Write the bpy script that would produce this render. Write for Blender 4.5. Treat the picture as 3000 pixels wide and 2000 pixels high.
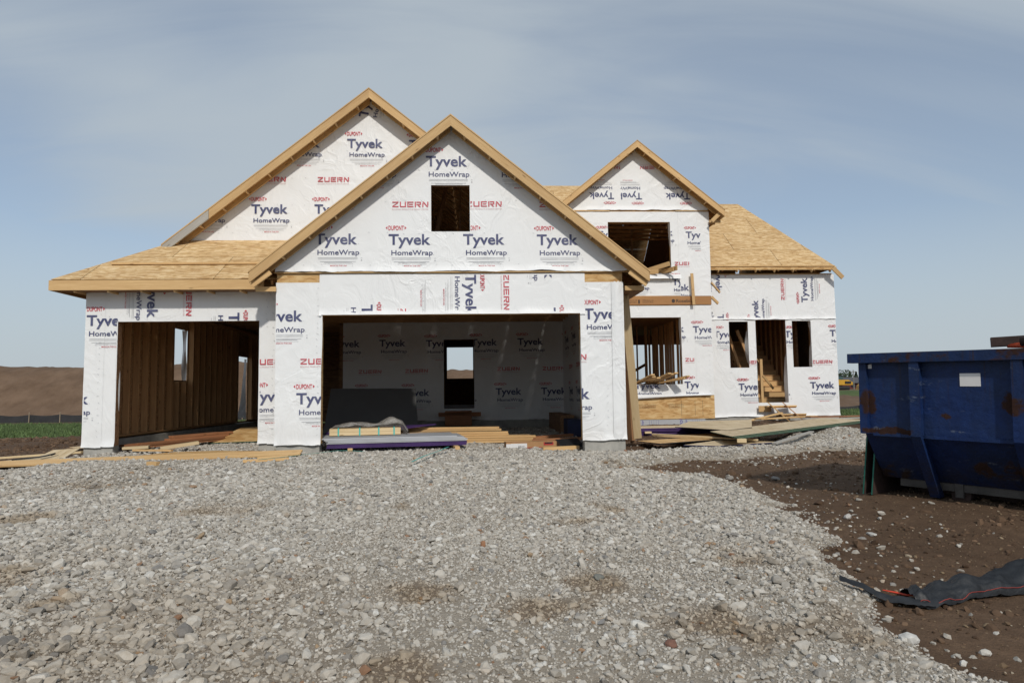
import bpy, bmesh, math, random
import numpy as np
from mathutils import Vector, Matrix

# ------------------------------------------------------------------ scene, camera, sky, sun, exposure
S = bpy.context.scene
for o in list(bpy.data.objects):
    bpy.data.objects.remove(o, do_unlink=True)
ROOT = S.collection
R = math.radians
random.seed(7)
RNG = np.random.default_rng(11)

CAM_H = 1.23
yaw, pitch, roll = R(3.1), R(4.3), R(0.78)
fw = Vector((math.sin(yaw)*math.cos(pitch), math.cos(yaw)*math.cos(pitch), math.sin(pitch)))
rt = Vector((math.cos(yaw), -math.sin(yaw), 0)); up = rt.cross(fw)
rt2 = math.cos(roll)*rt - math.sin(roll)*up
up2 = math.sin(roll)*rt + math.cos(roll)*up
cd = bpy.data.cameras.new('camera'); cam = bpy.data.objects.new('camera', cd); ROOT.objects.link(cam)
cd.sensor_width = 36; cd.lens = 24; cd.clip_start = 0.05; cd.clip_end = 3000
M = Matrix((rt2, up2, -fw)).transposed().to_4x4(); M.translation = (0, 0, CAM_H)
cam.matrix_world = M
S.camera = cam

SUN_EL, SUN_AZ = R(36), R(9)          # sun behind the camera, a little to its right
W = bpy.data.worlds.new('World'); S.world = W; W.use_nodes = True
wn, wl = W.node_tree.nodes, W.node_tree.links
wn.clear()
wo = wn.new('ShaderNodeOutputWorld'); bg = wn.new('ShaderNodeBackground'); bg.inputs[1].default_value = 0.1
sky = wn.new('ShaderNodeTexSky'); sky.sky_type = 'NISHITA'; sky.sun_disc = False
sky.sun_elevation = SUN_EL; sky.sun_rotation = math.pi - SUN_AZ
sky.air_density = 1.0; sky.dust_density = 0.6; sky.ozone_density = 1.6; sky.altitude = 200
# thin cirrus veil: flattened dome coordinates, streaked noise
tc = wn.new('ShaderNodeTexCoord'); sep = wn.new('ShaderNodeSeparateXYZ'); wl.new(tc.outputs['Generated'], sep.inputs[0])
def wmath(op, a, b=None):
    n = wn.new('ShaderNodeMath'); n.operation = op
    for i, v in enumerate((a, b)):
        if v is None: continue
        if isinstance(v, (int, float)): n.inputs[i].default_value = v
        else: wl.new(v, n.inputs[i])
    return n.outputs[0]
zz = wmath('ADD', wmath('MAXIMUM', sep.outputs[2], 0.0), 0.38)
cx = wmath('DIVIDE', sep.outputs[0], zz); cy = wmath('DIVIDE', sep.outputs[1], zz)
comb = wn.new('ShaderNodeCombineXYZ'); wl.new(cx, comb.inputs[0]); wl.new(cy, comb.inputs[1])
def wnoise(scale, rot, sc, det, rough, dist, loc=(0, 0, 0)):
    mp = wn.new('ShaderNodeMapping'); mp.inputs['Rotation'].default_value = (0, 0, rot); mp.inputs['Scale'].default_value = sc; mp.inputs['Location'].default_value = loc
    wl.new(comb.outputs[0], mp.inputs[0])
    n = wn.new('ShaderNodeTexNoise'); n.inputs['Scale'].default_value = scale; n.inputs['Detail'].default_value = det
    n.inputs['Roughness'].default_value = rough; n.inputs['Distortion'].default_value = dist
    wl.new(mp.outputs[0], n.inputs['Vector']); return n.outputs[0]
SKYLOC = (1.62, 4.42, 0.0)
big = wnoise(1.0, 0.45, (0.8, 1.25, 1), 3, 0.45, 0.5, SKYLOC)
fine = wnoise(2.6, 0.35, (0.45, 1.9, 1), 7, 0.55, 0.9)
cl = wmath('ADD', wmath('MULTIPLY', big, 0.75), wmath('MULTIPLY', fine, 0.25))
mr = wn.new('ShaderNodeMapRange'); mr.interpolation_type = 'SMOOTHSTEP'
mr.inputs['From Min'].default_value = 0.39; mr.inputs['From Max'].default_value = 0.60; mr.inputs['To Min'].default_value = 0.42; mr.inputs['To Max'].default_value = 0.93
wl.new(cl, mr.inputs['Value'])
mix = wn.new('ShaderNodeMix'); mix.data_type = 'RGBA'
# the veil scatters the sky's own light forward (brighter towards the sun) on top of an even grey
veil = wn.new('ShaderNodeMix'); veil.data_type = 'RGBA'; veil.blend_type = 'ADD'; veil.inputs['Factor'].default_value = 0.02
veil.inputs['A'].default_value = (4.15, 4.7, 5.15, 1); wl.new(sky.outputs[0], veil.inputs['B'])
hz = wn.new('ShaderNodeMapRange'); hz.interpolation_type = 'SMOOTHSTEP'; wl.new(sep.outputs[2], hz.inputs['Value'])
hz.inputs['From Min'].default_value = 0.0; hz.inputs['From Max'].default_value = 0.42; hz.inputs['To Min'].default_value = 0.98; hz.inputs['To Max'].default_value = 0.0
cover = wmath('MAXIMUM', mr.outputs[0], hz.outputs[0])
wl.new(cover, mix.inputs['Factor']); wl.new(sky.outputs[0], mix.inputs['A']); wl.new(veil.outputs['Result'], mix.inputs['B'])
wl.new(mix.outputs['Result'], bg.inputs[0]); wl.new(bg.outputs[0], wo.inputs[0])

sd = bpy.data.lights.new('sun', 'SUN'); sd.energy = 2.15; sd.angle = R(2.0); sd.color = (1.0, 0.945, 0.855)
sun = bpy.data.objects.new('sun', sd); ROOT.objects.link(sun)
ldir = Vector((-math.sin(SUN_AZ)*math.cos(SUN_EL), math.cos(SUN_AZ)*math.cos(SUN_EL), -math.sin(SUN_EL)))
sun.rotation_euler = ldir.to_track_quat('-Z', 'Y').to_euler(); sun.location = (5, -20, 20)

S.view_settings.view_transform = 'Standard'; S.view_settings.look = 'None'
S.view_settings.exposure = 0.12; S.view_settings.gamma = 1.0
S.view_settings.use_curve_mapping = False
S.render.engine = 'CYCLES'
S.cycles.max_bounces = 6; S.cycles.diffuse_bounces = 3; S.cycles.transparent_max_bounces = 12

# ------------------------------------------------------------------ noise (numpy)
def _h(ix, iy, s):
    n = (ix*374761393 + iy*668265263 + s*1442695041) & 0xffffffff
    n = ((n ^ (n >> 13))*1274126177) & 0xffffffff
    return ((n ^ (n >> 16)) & 0xffff)/65535.0
def vn(x, y, s=0):
    x = np.asarray(x, float); y = np.asarray(y, float)
    ix = np.floor(x).astype(np.int64); iy = np.floor(y).astype(np.int64)
    fx = x-ix; fy = y-iy; fx = fx*fx*(3-2*fx); fy = fy*fy*(3-2*fy)
    a = _h(ix, iy, s); b = _h(ix+1, iy, s); c = _h(ix, iy+1, s); d = _h(ix+1, iy+1, s)
    return (a+(b-a)*fx)*(1-fy)+(c+(d-c)*fx)*fy
def fbm(x, y, s=0, o=4):
    r = 0; a = 0.5; t = 0
    for i in range(o):
        r = r+a*vn(x*2**i, y*2**i, s+i*17); t += a; a *= 0.5
    return r/t
def sm(t):
    t = np.clip(t, 0, 1); return t*t*(3-2*t)
def inpoly(px, py, P):
    ins = np.zeros(np.shape(px), bool); n = len(P)
    for i in range(n):
        x0, y0 = P[i]; x1, y1 = P[(i+1) % n]
        c = (y0 > py) != (y1 > py)
        ins ^= c & (px < (x1-x0)*(py-y0)/((y1-y0) if y1 != y0 else 1e-9)+x0)
    return ins
def sdist(px, py, P):
    d = np.full(np.shape(px), 1e9); n = len(P)
    for i in range(n):
        x0, y0 = P[i]; x1, y1 = P[(i+1) % n]
        dx, dy = x1-x0, y1-y0; t = np.clip(((px-x0)*dx+(py-y0)*dy)/(dx*dx+dy*dy+1e-12), 0, 1)
        d = np.minimum(d, np.hypot(px-x0-t*dx, py-y0-t*dy))
    return np.where(inpoly(px, py, P), d, -d)

# ------------------------------------------------------------------ materials
def newmat(name):
    m = bpy.data.materials.new(name); m.use_nodes = True
    nt = m.node_tree; b = nt.nodes['Principled BSDF']
    return m, nt, b
class NB:
    def __init__(s, nt): s.nt = nt; s.n = nt.nodes; s.l = nt.links
    def put(s, sock, v):
        if v is None: return
        if isinstance(v, bpy.types.NodeSocket): s.l.new(v, sock)
        else: sock.default_value = v
    def coord(s, kind='Object'): return s.n.new('ShaderNodeTexCoord').outputs[kind]
    def pos(s): return s.n.new('ShaderNodeNewGeometry').outputs['Position']
    def map(s, v, scale=(1, 1, 1), rot=(0, 0, 0), loc=(0, 0, 0)):
        m = s.n.new('ShaderNodeMapping'); s.l.new(v, m.inputs[0])
        m.inputs['Scale'].default_value = scale; m.inputs['Rotation'].default_value = rot
        s.put(m.inputs['Location'], loc); return m.outputs[0]
    def noise(s, v, scale, det=4, rough=0.55, dist=0, color=False):
        n = s.n.new('ShaderNodeTexNoise'); s.l.new(v, n.inputs['Vector'])
        n.inputs['Scale'].default_value = scale; n.inputs['Detail'].default_value = det
        n.inputs['Roughness'].default_value = rough; n.inputs['Distortion'].default_value = dist
        return n.outputs[1 if color else 0]
    def vor(s, v, scale, feat='F1', out='Distance', rnd=1):
        n = s.n.new('ShaderNodeTexVoronoi'); n.feature = feat; s.l.new(v, n.inputs['Vector'])
        n.inputs['Scale'].default_value = scale; n.inputs['Randomness'].default_value = rnd
        return n.outputs[out]
    def ramp(s, f, stops, interp='LINEAR'):
        n = s.n.new('ShaderNodeValToRGB'); n.color_ramp.interpolation = interp; s.l.new(f, n.inputs[0])
        e = n.color_ramp.elements
        while len(e) < len(stops): e.new(0.5)
        for i, (p, c) in enumerate(stops):
            e[i].position = p; e[i].color = (c, c, c, 1) if isinstance(c, (int, float)) else (*c, 1)
        return n.outputs[0]
    def rng(s, f, a, b, c=0, d=1):
        n = s.n.new('ShaderNodeMapRange'); s.l.new(f, n.inputs[0])
        for i, v in enumerate((a, b, c, d)): n.inputs[i+1].default_value = v
        return n.outputs[0]
    def mix(s, f, a, b, mode='MIX'):
        n = s.n.new('ShaderNodeMix'); n.data_type = 'RGBA'; n.blend_type = mode
        s.put(n.inputs['Factor'], f)
        for k, v in (('A', a), ('B', b)):
            s.put(n.inputs[k], (*v, 1) if isinstance(v, tuple) and len(v) == 3 else v)
        return n.outputs['Result']
    def math(s, op, a, b=0.0):
        n = s.n.new('ShaderNodeMath'); n.operation = op; s.put(n.inputs[0], a); s.put(n.inputs[1], b); return n.outputs[0]
    def attr(s, name, kind='GEOMETRY'):
        n = s.n.new('ShaderNodeAttribute'); n.attribute_name = name; n.attribute_type = kind; return n
    def rand(s): return s.n.new('ShaderNodeObjectInfo').outputs['Random']
    def bump(s, h, strength=0.3, dist=0.02, normal=None):
        n = s.n.new('ShaderNodeBump'); s.l.new(h, n.inputs['Height']); n.inputs['Strength'].default_value = strength
        n.inputs['Distance'].default_value = dist
        if normal is not None: s.l.new(normal, n.inputs['Normal'])
        return n.outputs[0]

def mat_pine(name, lo, hi, dark=(0.22, 0.11, 0.045)):
    m, nt, b = newmat(name); q = NB(nt); c = q.coord(); r = q.rand()
    sh = nt.nodes.new('ShaderNodeVectorMath'); sh.operation = 'ADD'
    cc = nt.nodes.new('ShaderNodeCombineXYZ')
    for i in range(3): nt.links.new(q.math('MULTIPLY', r, 37.0+11*i), cc.inputs[i])
    nt.links.new(c, sh.inputs[0]); nt.links.new(cc.outputs[0], sh.inputs[1]); v = sh.outputs[0]
    g = q.noise(q.map(v, (1.2, 22, 22)), 2.2, 5, 0.6, 0.9)
    g2 = q.noise(q.map(v, (0.5, 3, 3)), 1.3, 3, 0.5)
    col = q.mix(q.rng(g, 0.3, 0.72), lo, hi)
    col = q.mix(q.rng(g2, 0.35, 0.75, 0, 0.45), col, dark)
    kn = q.vor(q.map(v, (1.6, 6, 6)), 1.4)
    col = q.mix(q.rng(kn, 0.05, 0.13, 0.85, 0.0), col, tuple(x*0.55 for x in dark))
    hsv = nt.nodes.new('ShaderNodeHueSaturation'); nt.links.new(col, hsv.inputs['Color'])
    nt.links.new(q.rng(r, 0, 1, 0.82, 1.14), hsv.inputs['Value'])
    nt.links.new(hsv.outputs[0], b.inputs['Base Color']); b.inputs['Roughness'].default_value = 0.72
    nt.links.new(q.bump(g, 0.25, 0.004), b.inputs['Normal'])
    return m
def mat_osb(name, lo, mid, hi, sc=1.0):
    m, nt, b = newmat(name); q = NB(nt); c = q.coord(); r = q.rand()
    sh = nt.nodes.new('ShaderNodeVectorMath'); sh.operation = 'ADD'; cc = nt.nodes.new('ShaderNodeCombineXYZ')
    for i in range(2): nt.links.new(q.math('MULTIPLY', r, 23.0+9*i), cc.inputs[i])
    nt.links.new(c, sh.inputs[0]); nt.links.new(cc.outputs[0], sh.inputs[1]); v = sh.outputs[0]
    d = q.noise(v, 5*sc, 3, 0.6, 0, True)
    vv = q.mix(0.06, v, d)
    a1 = q.vor(q.map(vv, (6*sc, 34*sc, 30*sc)), 1.0, 'F1', 'Color')
    a2 = q.vor(q.map(vv, (9*sc, 26*sc, 30*sc), (0, 0, 0.7)), 1.0, 'F1', 'Color')
    a3 = q.vor(q.map(vv, (9*sc, 26*sc, 30*sc), (0, 0, -0.8)), 1.0, 'F1', 'Color')
    bw = []
    for a in (a1, a2, a3):
        s = nt.nodes.new('ShaderNodeSeparateColor'); nt.links.new(a, s.inputs[0]); bw.append(s.outputs[0])
    f = q.math('ADD', q.math('MULTIPLY', bw[0], 0.5), q.math('ADD', q.math('MULTIPLY', bw[1], 0.28), q.math('MULTIPLY', bw[2], 0.22)))
    col = q.ramp(f, [(0.12, lo), (0.42, mid), (0.85, hi)])
    big = q.noise(v, 1.1, 3, 0.5)
    col = q.mix(q.rng(big, 0.35, 0.7, 0, 0.25), col, lo)
    hsv = nt.nodes.new('ShaderNodeHueSaturation'); nt.links.new(col, hsv.inputs['Color'])
    nt.links.new(q.rng(r, 0, 1, 0.93, 1.06), hsv.inputs['Value'])
    nt.links.new(hsv.outputs[0], b.inputs['Base Color']); b.inputs['Roughness'].default_value = 0.75
    nt.links.new(q.bump(f, 0.35, 0.004), b.inputs['Normal'])
    return m
def wrinkle_bump(q):
    v = q.pos()
    w = q.noise(v, 0.9, 2, 0.5, 0, True)
    vv = q.mix(0.25, v, w)
    n1 = q.noise(q.map(vv, (1, 1, 0.8), (0, 0.35, 0)), 2.3, 4, 0.5, 1.6)
    rid = q.math('ABSOLUTE', q.math('SUBTRACT', n1, 0.5))
    rid = q.rng(rid, 0.0, 0.10, 1.0, 0.0)
    n2 = q.noise(v, 22, 4, 0.6)
    msk = q.rng(q.noise(v, 0.55, 3, 0.5), 0.40, 0.62, 0.12, 1.0)
    h = q.math('ADD', q.math('MULTIPLY', q.math('MULTIPLY', rid, msk), 0.62), q.math('ADD', q.math('MULTIPLY', n1, 1.2), q.math('MULTIPLY', n2, 0.07)))
    return q.bump(h, 0.5, 0.02), n1
def mat_wrap(name, col):
    m, nt, b = newmat(name); q = NB(nt); nrm, n1 = wrinkle_bump(q)
    d = q.noise(q.pos(), 1.7, 4, 0.6)
    low = nt.nodes.new('ShaderNodeSeparateXYZ'); nt.links.new(q.pos(), low.inputs[0])
    mud = q.math('MULTIPLY', q.rng(low.outputs[2], 0.3, 0.75, 0.35, 0.0), q.rng(d, 0.4, 0.7))
    c = q.mix(q.rng(d, 0.3, 0.75, 0, 0.10), col, tuple(x*0.8 for x in col))
    c = q.mix(mud, c, (0.42, 0.36, 0.30))
    nt.links.new(c, b.inputs['Base Color']); b.inputs['Roughness'].default_value = 0.5
    nt.links.new(nrm, b.inputs['Normal']); return m
def mat_print(name, col):
    m, nt, b = newmat(name); q = NB(nt); nrm, n1 = wrinkle_bump(q)
    f = q.noise(q.pos(), 2.2, 6, 0.7)
    nt.links.new(q.mix(q.rng(f, 0.38, 0.72, 0, 0.5), col, tuple(min(1, x+0.22) for x in col)), b.inputs['Base Color'])
    b.inputs['Roughness'].default_value = 0.55; nt.links.new(nrm, b.inputs['Normal']); return m
def mat_plain(name, col, rough=0.8, var=0.2, scale=6, bump=0.0, metal=0.0, kind='Object'):
    m, nt, b = newmat(name); q = NB(nt); v = q.coord(kind)
    f = q.noise(v, scale, 5, 0.6)
    nt.links.new(q.mix(q.rng(f, 0.3, 0.7), tuple(x*(1-var) for x in col), tuple(min(1, x*(1+var)) for x in col)), b.inputs['Base Color'])
    b.inputs['Roughness'].default_value = rough; b.inputs['Metallic'].default_value = metal
    if bump: nt.links.new(q.bump(f, bump, 0.02), b.inputs['Normal'])
    return m

PINE = mat_pine('pine_lumber', (0.54, 0.34, 0.145), (0.70, 0.48, 0.235), (0.43, 0.24, 0.095))
PALE = mat_pine('pale_pine', (0.62, 0.47, 0.26), (0.74, 0.59, 0.37), (0.50, 0.34, 0.16))
STUD = mat_pine('stud_lumber', (0.47, 0.25, 0.105), (0.66, 0.385, 0.175), (0.32, 0.155, 0.06))
RED = mat_pine('reddish_lumber', (0.30, 0.12, 0.05), (0.42, 0.19, 0.085), (0.17, 0.07, 0.03))
BROWNB = mat_pine('brown_board', (0.40, 0.22, 0.11), (0.52, 0.31, 0.17), (0.30, 0.15, 0.07))
GREYW = mat_pine('weathered_board', (0.36, 0.34, 0.30), (0.48, 0.46, 0.42), (0.27, 0.24, 0.2))
OSB = mat_osb('osb_roof', (0.36, 0.20, 0.075), (0.58, 0.375, 0.165), (0.78, 0.59, 0.34))
OSBW = mat_osb('osb_wall', (0.40, 0.21, 0.07), (0.60, 0.36, 0.14), (0.75, 0.54, 0.27), 0.8)
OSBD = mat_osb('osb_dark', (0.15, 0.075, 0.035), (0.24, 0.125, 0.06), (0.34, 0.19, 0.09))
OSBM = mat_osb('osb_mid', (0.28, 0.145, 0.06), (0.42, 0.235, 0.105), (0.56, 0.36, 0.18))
PLY = mat_osb('plywood_pale', (0.46, 0.34, 0.19), (0.60, 0.47, 0.29), (0.70, 0.58, 0.40), 0.6)
WRAP = mat_wrap('house_wrap_white', (0.82, 0.83, 0.835))
NAVY = mat_print('print_navy', (0.035, 0.045, 0.14))
RUBY = mat_print('print_red', (0.52, 0.035, 0.06))
PGREY = mat_print('print_grey', (0.42, 0.43, 0.45))
PINK = mat_print('print_pale_red', (0.60, 0.36, 0.36))
CONC = mat_plain('concrete', (0.36, 0.35, 0.32), 0.9, 0.22, 5, 0.2)
FOAM = mat_plain('foam_board_grey', (0.42, 0.43, 0.45), 0.7, 0.06, 3)
LILAC = mat_plain('print_lilac', (0.12, 0.10, 0.34), 0.7, 0.1)
GYP = mat_plain('panel_grey', (0.50, 0.51, 0.53), 0.85, 0.06, 4)
GYPTOP = mat_plain('panel_face_grey', (0.36, 0.37, 0.39), 0.8, 0.1, 2)
PURP = mat_plain('panel_purple', (0.055, 0.022, 0.12), 0.7, 0.2, 4)
DARKP = mat_plain('panel_dark_grey', (0.10, 0.10, 0.10), 0.8, 0.08, 2)
GREENE = mat_plain('green_edge', (0.01, 0.12, 0.085), 0.6, 0.2, 4)
TEAL = mat_plain('teal_strap', (0.09, 0.50, 0.45), 0.35, 0.1, 4)
BLACKF = mat_plain('black_fabric', (0.016, 0.018, 0.021), 0.55, 0.35, 14, 0.5)
INKB = mat_plain('stamp_black', (0.06, 0.04, 0.03), 0.8, 0.2)
MATS = {}
# ------------------------------------------------------------------ object helpers
def mesh_obj(name, verts, faces, mat, parent=None, mw=None, mats=None, mi=None, smooth=False):
    me = bpy.data.meshes.new(name); me.from_pydata([tuple(v) for v in verts], [], faces); me.update()
    for m in (mats or [mat]): me.materials.append(m)
    if mi is not None: me.polygons.foreach_set('material_index', mi)
    if smooth: me.polygons.foreach_set('use_smooth', [True]*len(me.polygons))
    return link(name, me, parent, mw)
def link(name, me, parent=None, mw=None):
    o = bpy.data.objects.new(name, me); ROOT.objects.link(o)
    if mw is None: mw = Matrix.Identity(4)
    if parent is not None:
        o.parent = parent; o.matrix_parent_inverse = WM[parent.name].inverted()
    o.matrix_basis = mw; WM[o.name] = mw.copy()
    return o
WM = {}
def bm_obj(name, bm, mat, parent=None, mw=None, smooth=False):
    me = bpy.data.meshes.new(name); bm.to_mesh(me); bm.free()
    for m in (mat if isinstance(mat, list) else [mat]): me.materials.append(m)
    if smooth: me.polygons.foreach_set('use_smooth', [True]*len(me.polygons))
    return link(name, me, parent, mw)
def thing(name, label, cat, loc=(0, 0, 0), group=None):
    o = bpy.data.objects.new(name, None); ROOT.objects.link(o); o.location = loc; o.empty_display_size = 0.3
    WM[o.name] = Matrix.Translation(loc)
    return tag(o, label, cat, group)
def tag(o, label, cat, group=None):
    o['label'] = label; o['category'] = cat
    if group: o['group'] = group
    return o
def kind(o, k, label=None):
    o['kind'] = k
    if label: o['label'] = label
    return o
BOXF = [(0, 3, 2, 1), (4, 5, 6, 7), (0, 1, 5, 4), (1, 2, 6, 5), (2, 3, 7, 6), (3, 0, 4, 7)]
def boxv(x0, x1, y0, y1, z0, z1):
    return [(x0, y0, z0), (x1, y0, z0), (x1, y1, z0), (x0, y1, z0), (x0, y0, z1), (x1, y0, z1), (x1, y1, z1), (x0, y1, z1)]
_cache = {}
def boxmesh(L, w, t, mat, ch=0.0):
    k = (round(L, 3), round(w, 3), round(t, 3), mat.name, ch)
    if k not in _cache:
        bm = bmesh.new(); vs = [bm.verts.new(v) for v in boxv(-L/2, L/2, -w/2, w/2, -t/2, t/2)]
        for f in BOXF: bm.faces.new([vs[i] for i in f])
        if ch: bmesh.ops.bevel(bm, geom=bm.edges[:], offset=ch, segments=1, affect='EDGES')
        me = bpy.data.meshes.new('board'); bm.to_mesh(me); bm.free(); me.materials.append(mat); _cache[k] = me
    return _cache[k]
def frame(a, b, upv):
    a = Vector(a); b = Vector(b); X = (b-a).normalized(); Z = X.cross(Vector(upv)).normalized()
    if Z.length < 1e-6: Z = Vector((0, 0, 1))
    Y = Z.cross(X).normalized()
    return Matrix((X, Y, Z)).transposed().to_4x4()
def board(name, a, b, w, t, mat, parent=None, upv=(0, 0, 1), ch=0.003):
    """plank from a to b (centre line); w is measured along upv, t across it"""
    a = Vector(a); b = Vector(b); m = frame(a, b, upv); m.translation = (a+b)/2
    return link(name, boxmesh((b-a).length, w, t, mat, ch), parent, m)
def box(name, x0, x1, y0, y1, z0, z1, mat, parent=None):
    return board(name, (x0, (y0+y1)/2, (z0+z1)/2), (x1, (y0+y1)/2, (z0+z1)/2), z1-z0, y1-y0, mat, parent)
def tube(pts, r, n=6):
    V = []; F = []; P = [Vector(p) for p in pts]
    for i, p in enumerate(P):
        d = (P[min(i+1, len(P)-1)]-P[max(i-1, 0)]).normalized()
        a = d.orthogonal().normalized() if abs(d.z) > 0.95 else d.cross(Vector((0, 0, 1))).normalized(); c = d.cross(a)
        rr = r[i] if isinstance(r, (list, tuple)) else r
        for k in range(n):
            t = 2*math.pi*k/n; V.append(p+rr*(math.cos(t)*a+math.sin(t)*c))
    for i in range(len(P)-1):
        for k in range(n): F.append((i*n+k, i*n+(k+1) % n, (i+1)*n+(k+1) % n, (i+1)*n+k))
    F.append(tuple(range(n))[::-1]); F.append(tuple((len(P)-1)*n+k for k in range(n)))
    return V, F

# ------------------------------------------------------------------ ground
GRAVEL = [(-14, -6), (6, -6), (4.5, 0.5), (2.9, 3.2), (2.6, 3.7), (2.5, 4.2), (2.6, 4.5), (2.9, 5.1), (3.1, 5.9), (3.4, 6.15), (3.62, 7.25), (3.75, 8.2), (3.72, 8.9),
          (3.5, 9.5), (3.3, 9.96), (2.9, 10.5), (2.75, 11.2), (3.1, 11.9), (3.75, 12.4), (4.3, 12.1), (5.2, 12.1), (6.6, 12.9), (8.2, 12.9), (9.5, 14.0), (9.3, 16.6), (8.4, 16.9), (7.3, 16.2),
          (6.6, 14.6), (5.7, 14.0), (4.6, 13.65), (3.7, 13.8), (3.1, 13.6), (2.8, 13.1), (2.75, 20.7), (-3.9, 20.7), (-3.9, 24.3), (-7.35, 24.3), (-7.35, 13.6), (-7.5, 12.9), (-7.3, 12.1), (-7.4, 11.2), (-8.4, 10.2), (-11, 9.2), (-16, 8.2), (-20, 0)]
def gravel_sd(x, y):
    j = 1.0*(fbm(x*0.9, y*0.9, 5, 4)-0.5)+0.22*(vn(x*4.2, y*4.2, 8)-0.5)
    return sdist(x, y, GRAVEL)+j
MUD = [(-3.9, 5.2, 0.9, 0.35), (-2.7, 4.6, 0.5, 0.25), (-0.6, 4.75, 0.8, 0.30), (0.35, 4.35, 0.6, 0.3), (1.25, 4.05, 0.7, 0.3), (0.9, 4.9, 0.5, 0.2), (-1.3, 5.3, 0.35, 0.2), (1.46, 7.65, 0.3, 0.3), (-0.85, 7.6, 0.3, 0.18), (-5.2, 9.4, 0.9, 0.3), (-2.8, 7.5, 0.7, 0.35), (0.95, 6.8, 0.45, 0.16), (2.1, 5.6, 0.5, 0.3), (2.0, 4.0, 0.6, 0.35), (-4.6, 7.4, 0.8, 0.25), (2.3, 11.0, 0.7, 0.4), (-0.4, 3.5, 0.6, 0.2)]
def mud_mask(x, y):
    m = 0*np.asarray(x, float)
    for mx, my, ra, rb in MUD: m = np.maximum(m, np.exp(-((x-mx)/(ra*0.75))**2-((y-my)/(rb*1.5))**2))
    f = fbm(x*2.6, y*2.6, 95, 5)
    lowf = sm((7.0-y)/3.0)*0.5*sm((fbm(x*0.5, y*0.5, 96, 3)-0.35)/0.3)
    return np.maximum(0.95*sm((0.55*m+0.95*f-0.70)/0.40), lowf)
def berm_h(x):
    return 4.55-0.85*sm((x+24)/24.0)-3.0*sm((x-2)/26.0)
def ground_z(x, y, detail=True):
    x = np.asarray(x, float); y = np.asarray(y, float)
    z = 0.17-0.03*np.clip(12.9-y, 0, 22)
    z = z-0.08*sm((x+1)/4.0)*sm((18-y)/3.0)
    z = z+0.06*sm((x-5)/4)*sm((y-17)/3)
    g = gravel_sd(x, y)
    z = z-0.10*(1-sm((g+0.15)/0.55))*sm((20-y)/4)
    z = z-0.5*sm((y-19)/12.0)*(1-sm((x+8.5)/1.5)*sm((13.5-x)/1.5)*sm((29-y)/1.5))*1.0
    z = z-0.12*sm((-7.6-x)/2.0)*sm((y-10)/3)
    # bank and field beyond
    rill = 0.5*np.abs(vn(x*1.3+y*0.55, y*0.18, 31)-0.5)+0.35*np.abs(vn(x*2.9+y*1.1, y*0.3, 32)-0.5)
    ys = y-3.0*(vn(x*0.08, 0*x, 30)-0.5)
    up_ = sm((ys-52.5)/9.5)
    hb = berm_h(x)+0.55*(fbm(x*0.25, y*0.2, 33, 3)-0.5)+0.16*(vn(x*1.4, y*0.9, 35)-0.5)+0.22*(fbm(x*1.1, y*1.1, 36, 3)-0.5)
    z = z+up_*hb-up_*(1-up_)*4.0*rill*0.9
    z = z-sm((ys-70)/14)*(hb-1.25)*1.0
    z = z+0.13*np.exp(-(((x-3.5)/0.4)**2+((y-14.8)/0.5)**2))
    z = z+0.15*sm((x-3.7)/1.0)*np.exp(-((x-5.9)/2.6)**2-((y-7.4)/2.2)**2)
    # loose dirt mound by the panel pile
    z = z+0.20*np.exp(-(((x-8.6)/1.0)**2+((y-15.9)/0.7)**2))+0.16*np.exp(-(((x-7.2)/0.55)**2+((y-14.9)/0.4)**2))
    z = z+0.14*np.exp(-(((x+10.5)/3.0)**2+((y-24)/1.6)**2))*1.5
    if detail:
        near = sm((40-y)/15)
        z = z+near*(0.055*(fbm(x*0.55, y*0.55, 3, 3)-0.5)+0.022*(fbm(x*2.3, y*2.3, 4, 3)-0.5))
        soil = 1-sm((g+0.1)/0.3)
        z = z+soil*near*(0.035*(fbm(x*3.1, y*3.1, 9, 4)-0.5)+0.05*np.maximum(0, fbm(x*1.7+9, y*1.7, 12, 3)-0.58))
        # tyre ruts worn into the driveway
    return z
def axis(segs):
    out = []
    for a, b, st in segs:
        n = max(1, int(round((b-a)/st))); out += list(np.linspace(a, b, n, endpoint=False))
    return out
gx = [-900, -620, -420, -290, -200, -150, -110, -85, -68]+axis([(-56, -14, 0.42), (-14, -8, 0.15), (-8, 9, 0.085), (9, 14, 0.2), (14, 48, 0.42)])+[48, 56, 68, 85, 110, 150, 200, 290, 420, 620, 900]
gy = [-600, -300, -150, -80, -40, -20, -10, -5, -2, 0]+axis([(1, 14.5, 0.085), (14.5, 25, 0.22), (25, 50, 0.6), (50, 66, 0.3), (66, 84, 0.9)])+[84, 90, 98, 110, 130, 160, 200, 260, 350, 480, 700, 1000, 1500]
GX, GY = np.meshgrid(np.array(gx, float), np.array(gy, float)); GZ = ground_z(GX, GY)
nx, ny = len(gx), len(gy)
me = bpy.data.meshes.new('ground')
V = np.stack([GX.ravel(), GY.ravel(), GZ.ravel()], 1)
ii = np.arange(nx*ny).reshape(ny, nx)
Fq = np.stack([ii[:-1, :-1], ii[:-1, 1:], ii[1:, 1:], ii[1:, :-1]], -1).reshape(-1, 4)
me.vertices.add(len(V)); me.vertices.foreach_set('co', V.ravel())
me.loops.add(Fq.size); me.loops.foreach_set('vertex_index', Fq.ravel().astype(np.int32))
me.polygons.add(len(Fq)); me.polygons.foreach_set('loop_start', np.arange(0, Fq.size, 4, dtype=np.int32)); me.polygons.foreach_set('loop_total', np.full(len(Fq), 4, np.int32))
me.polygons.foreach_set('use_smooth', np.ones(len(Fq), bool)); me.update(calc_edges=True); me.validate()
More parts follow.
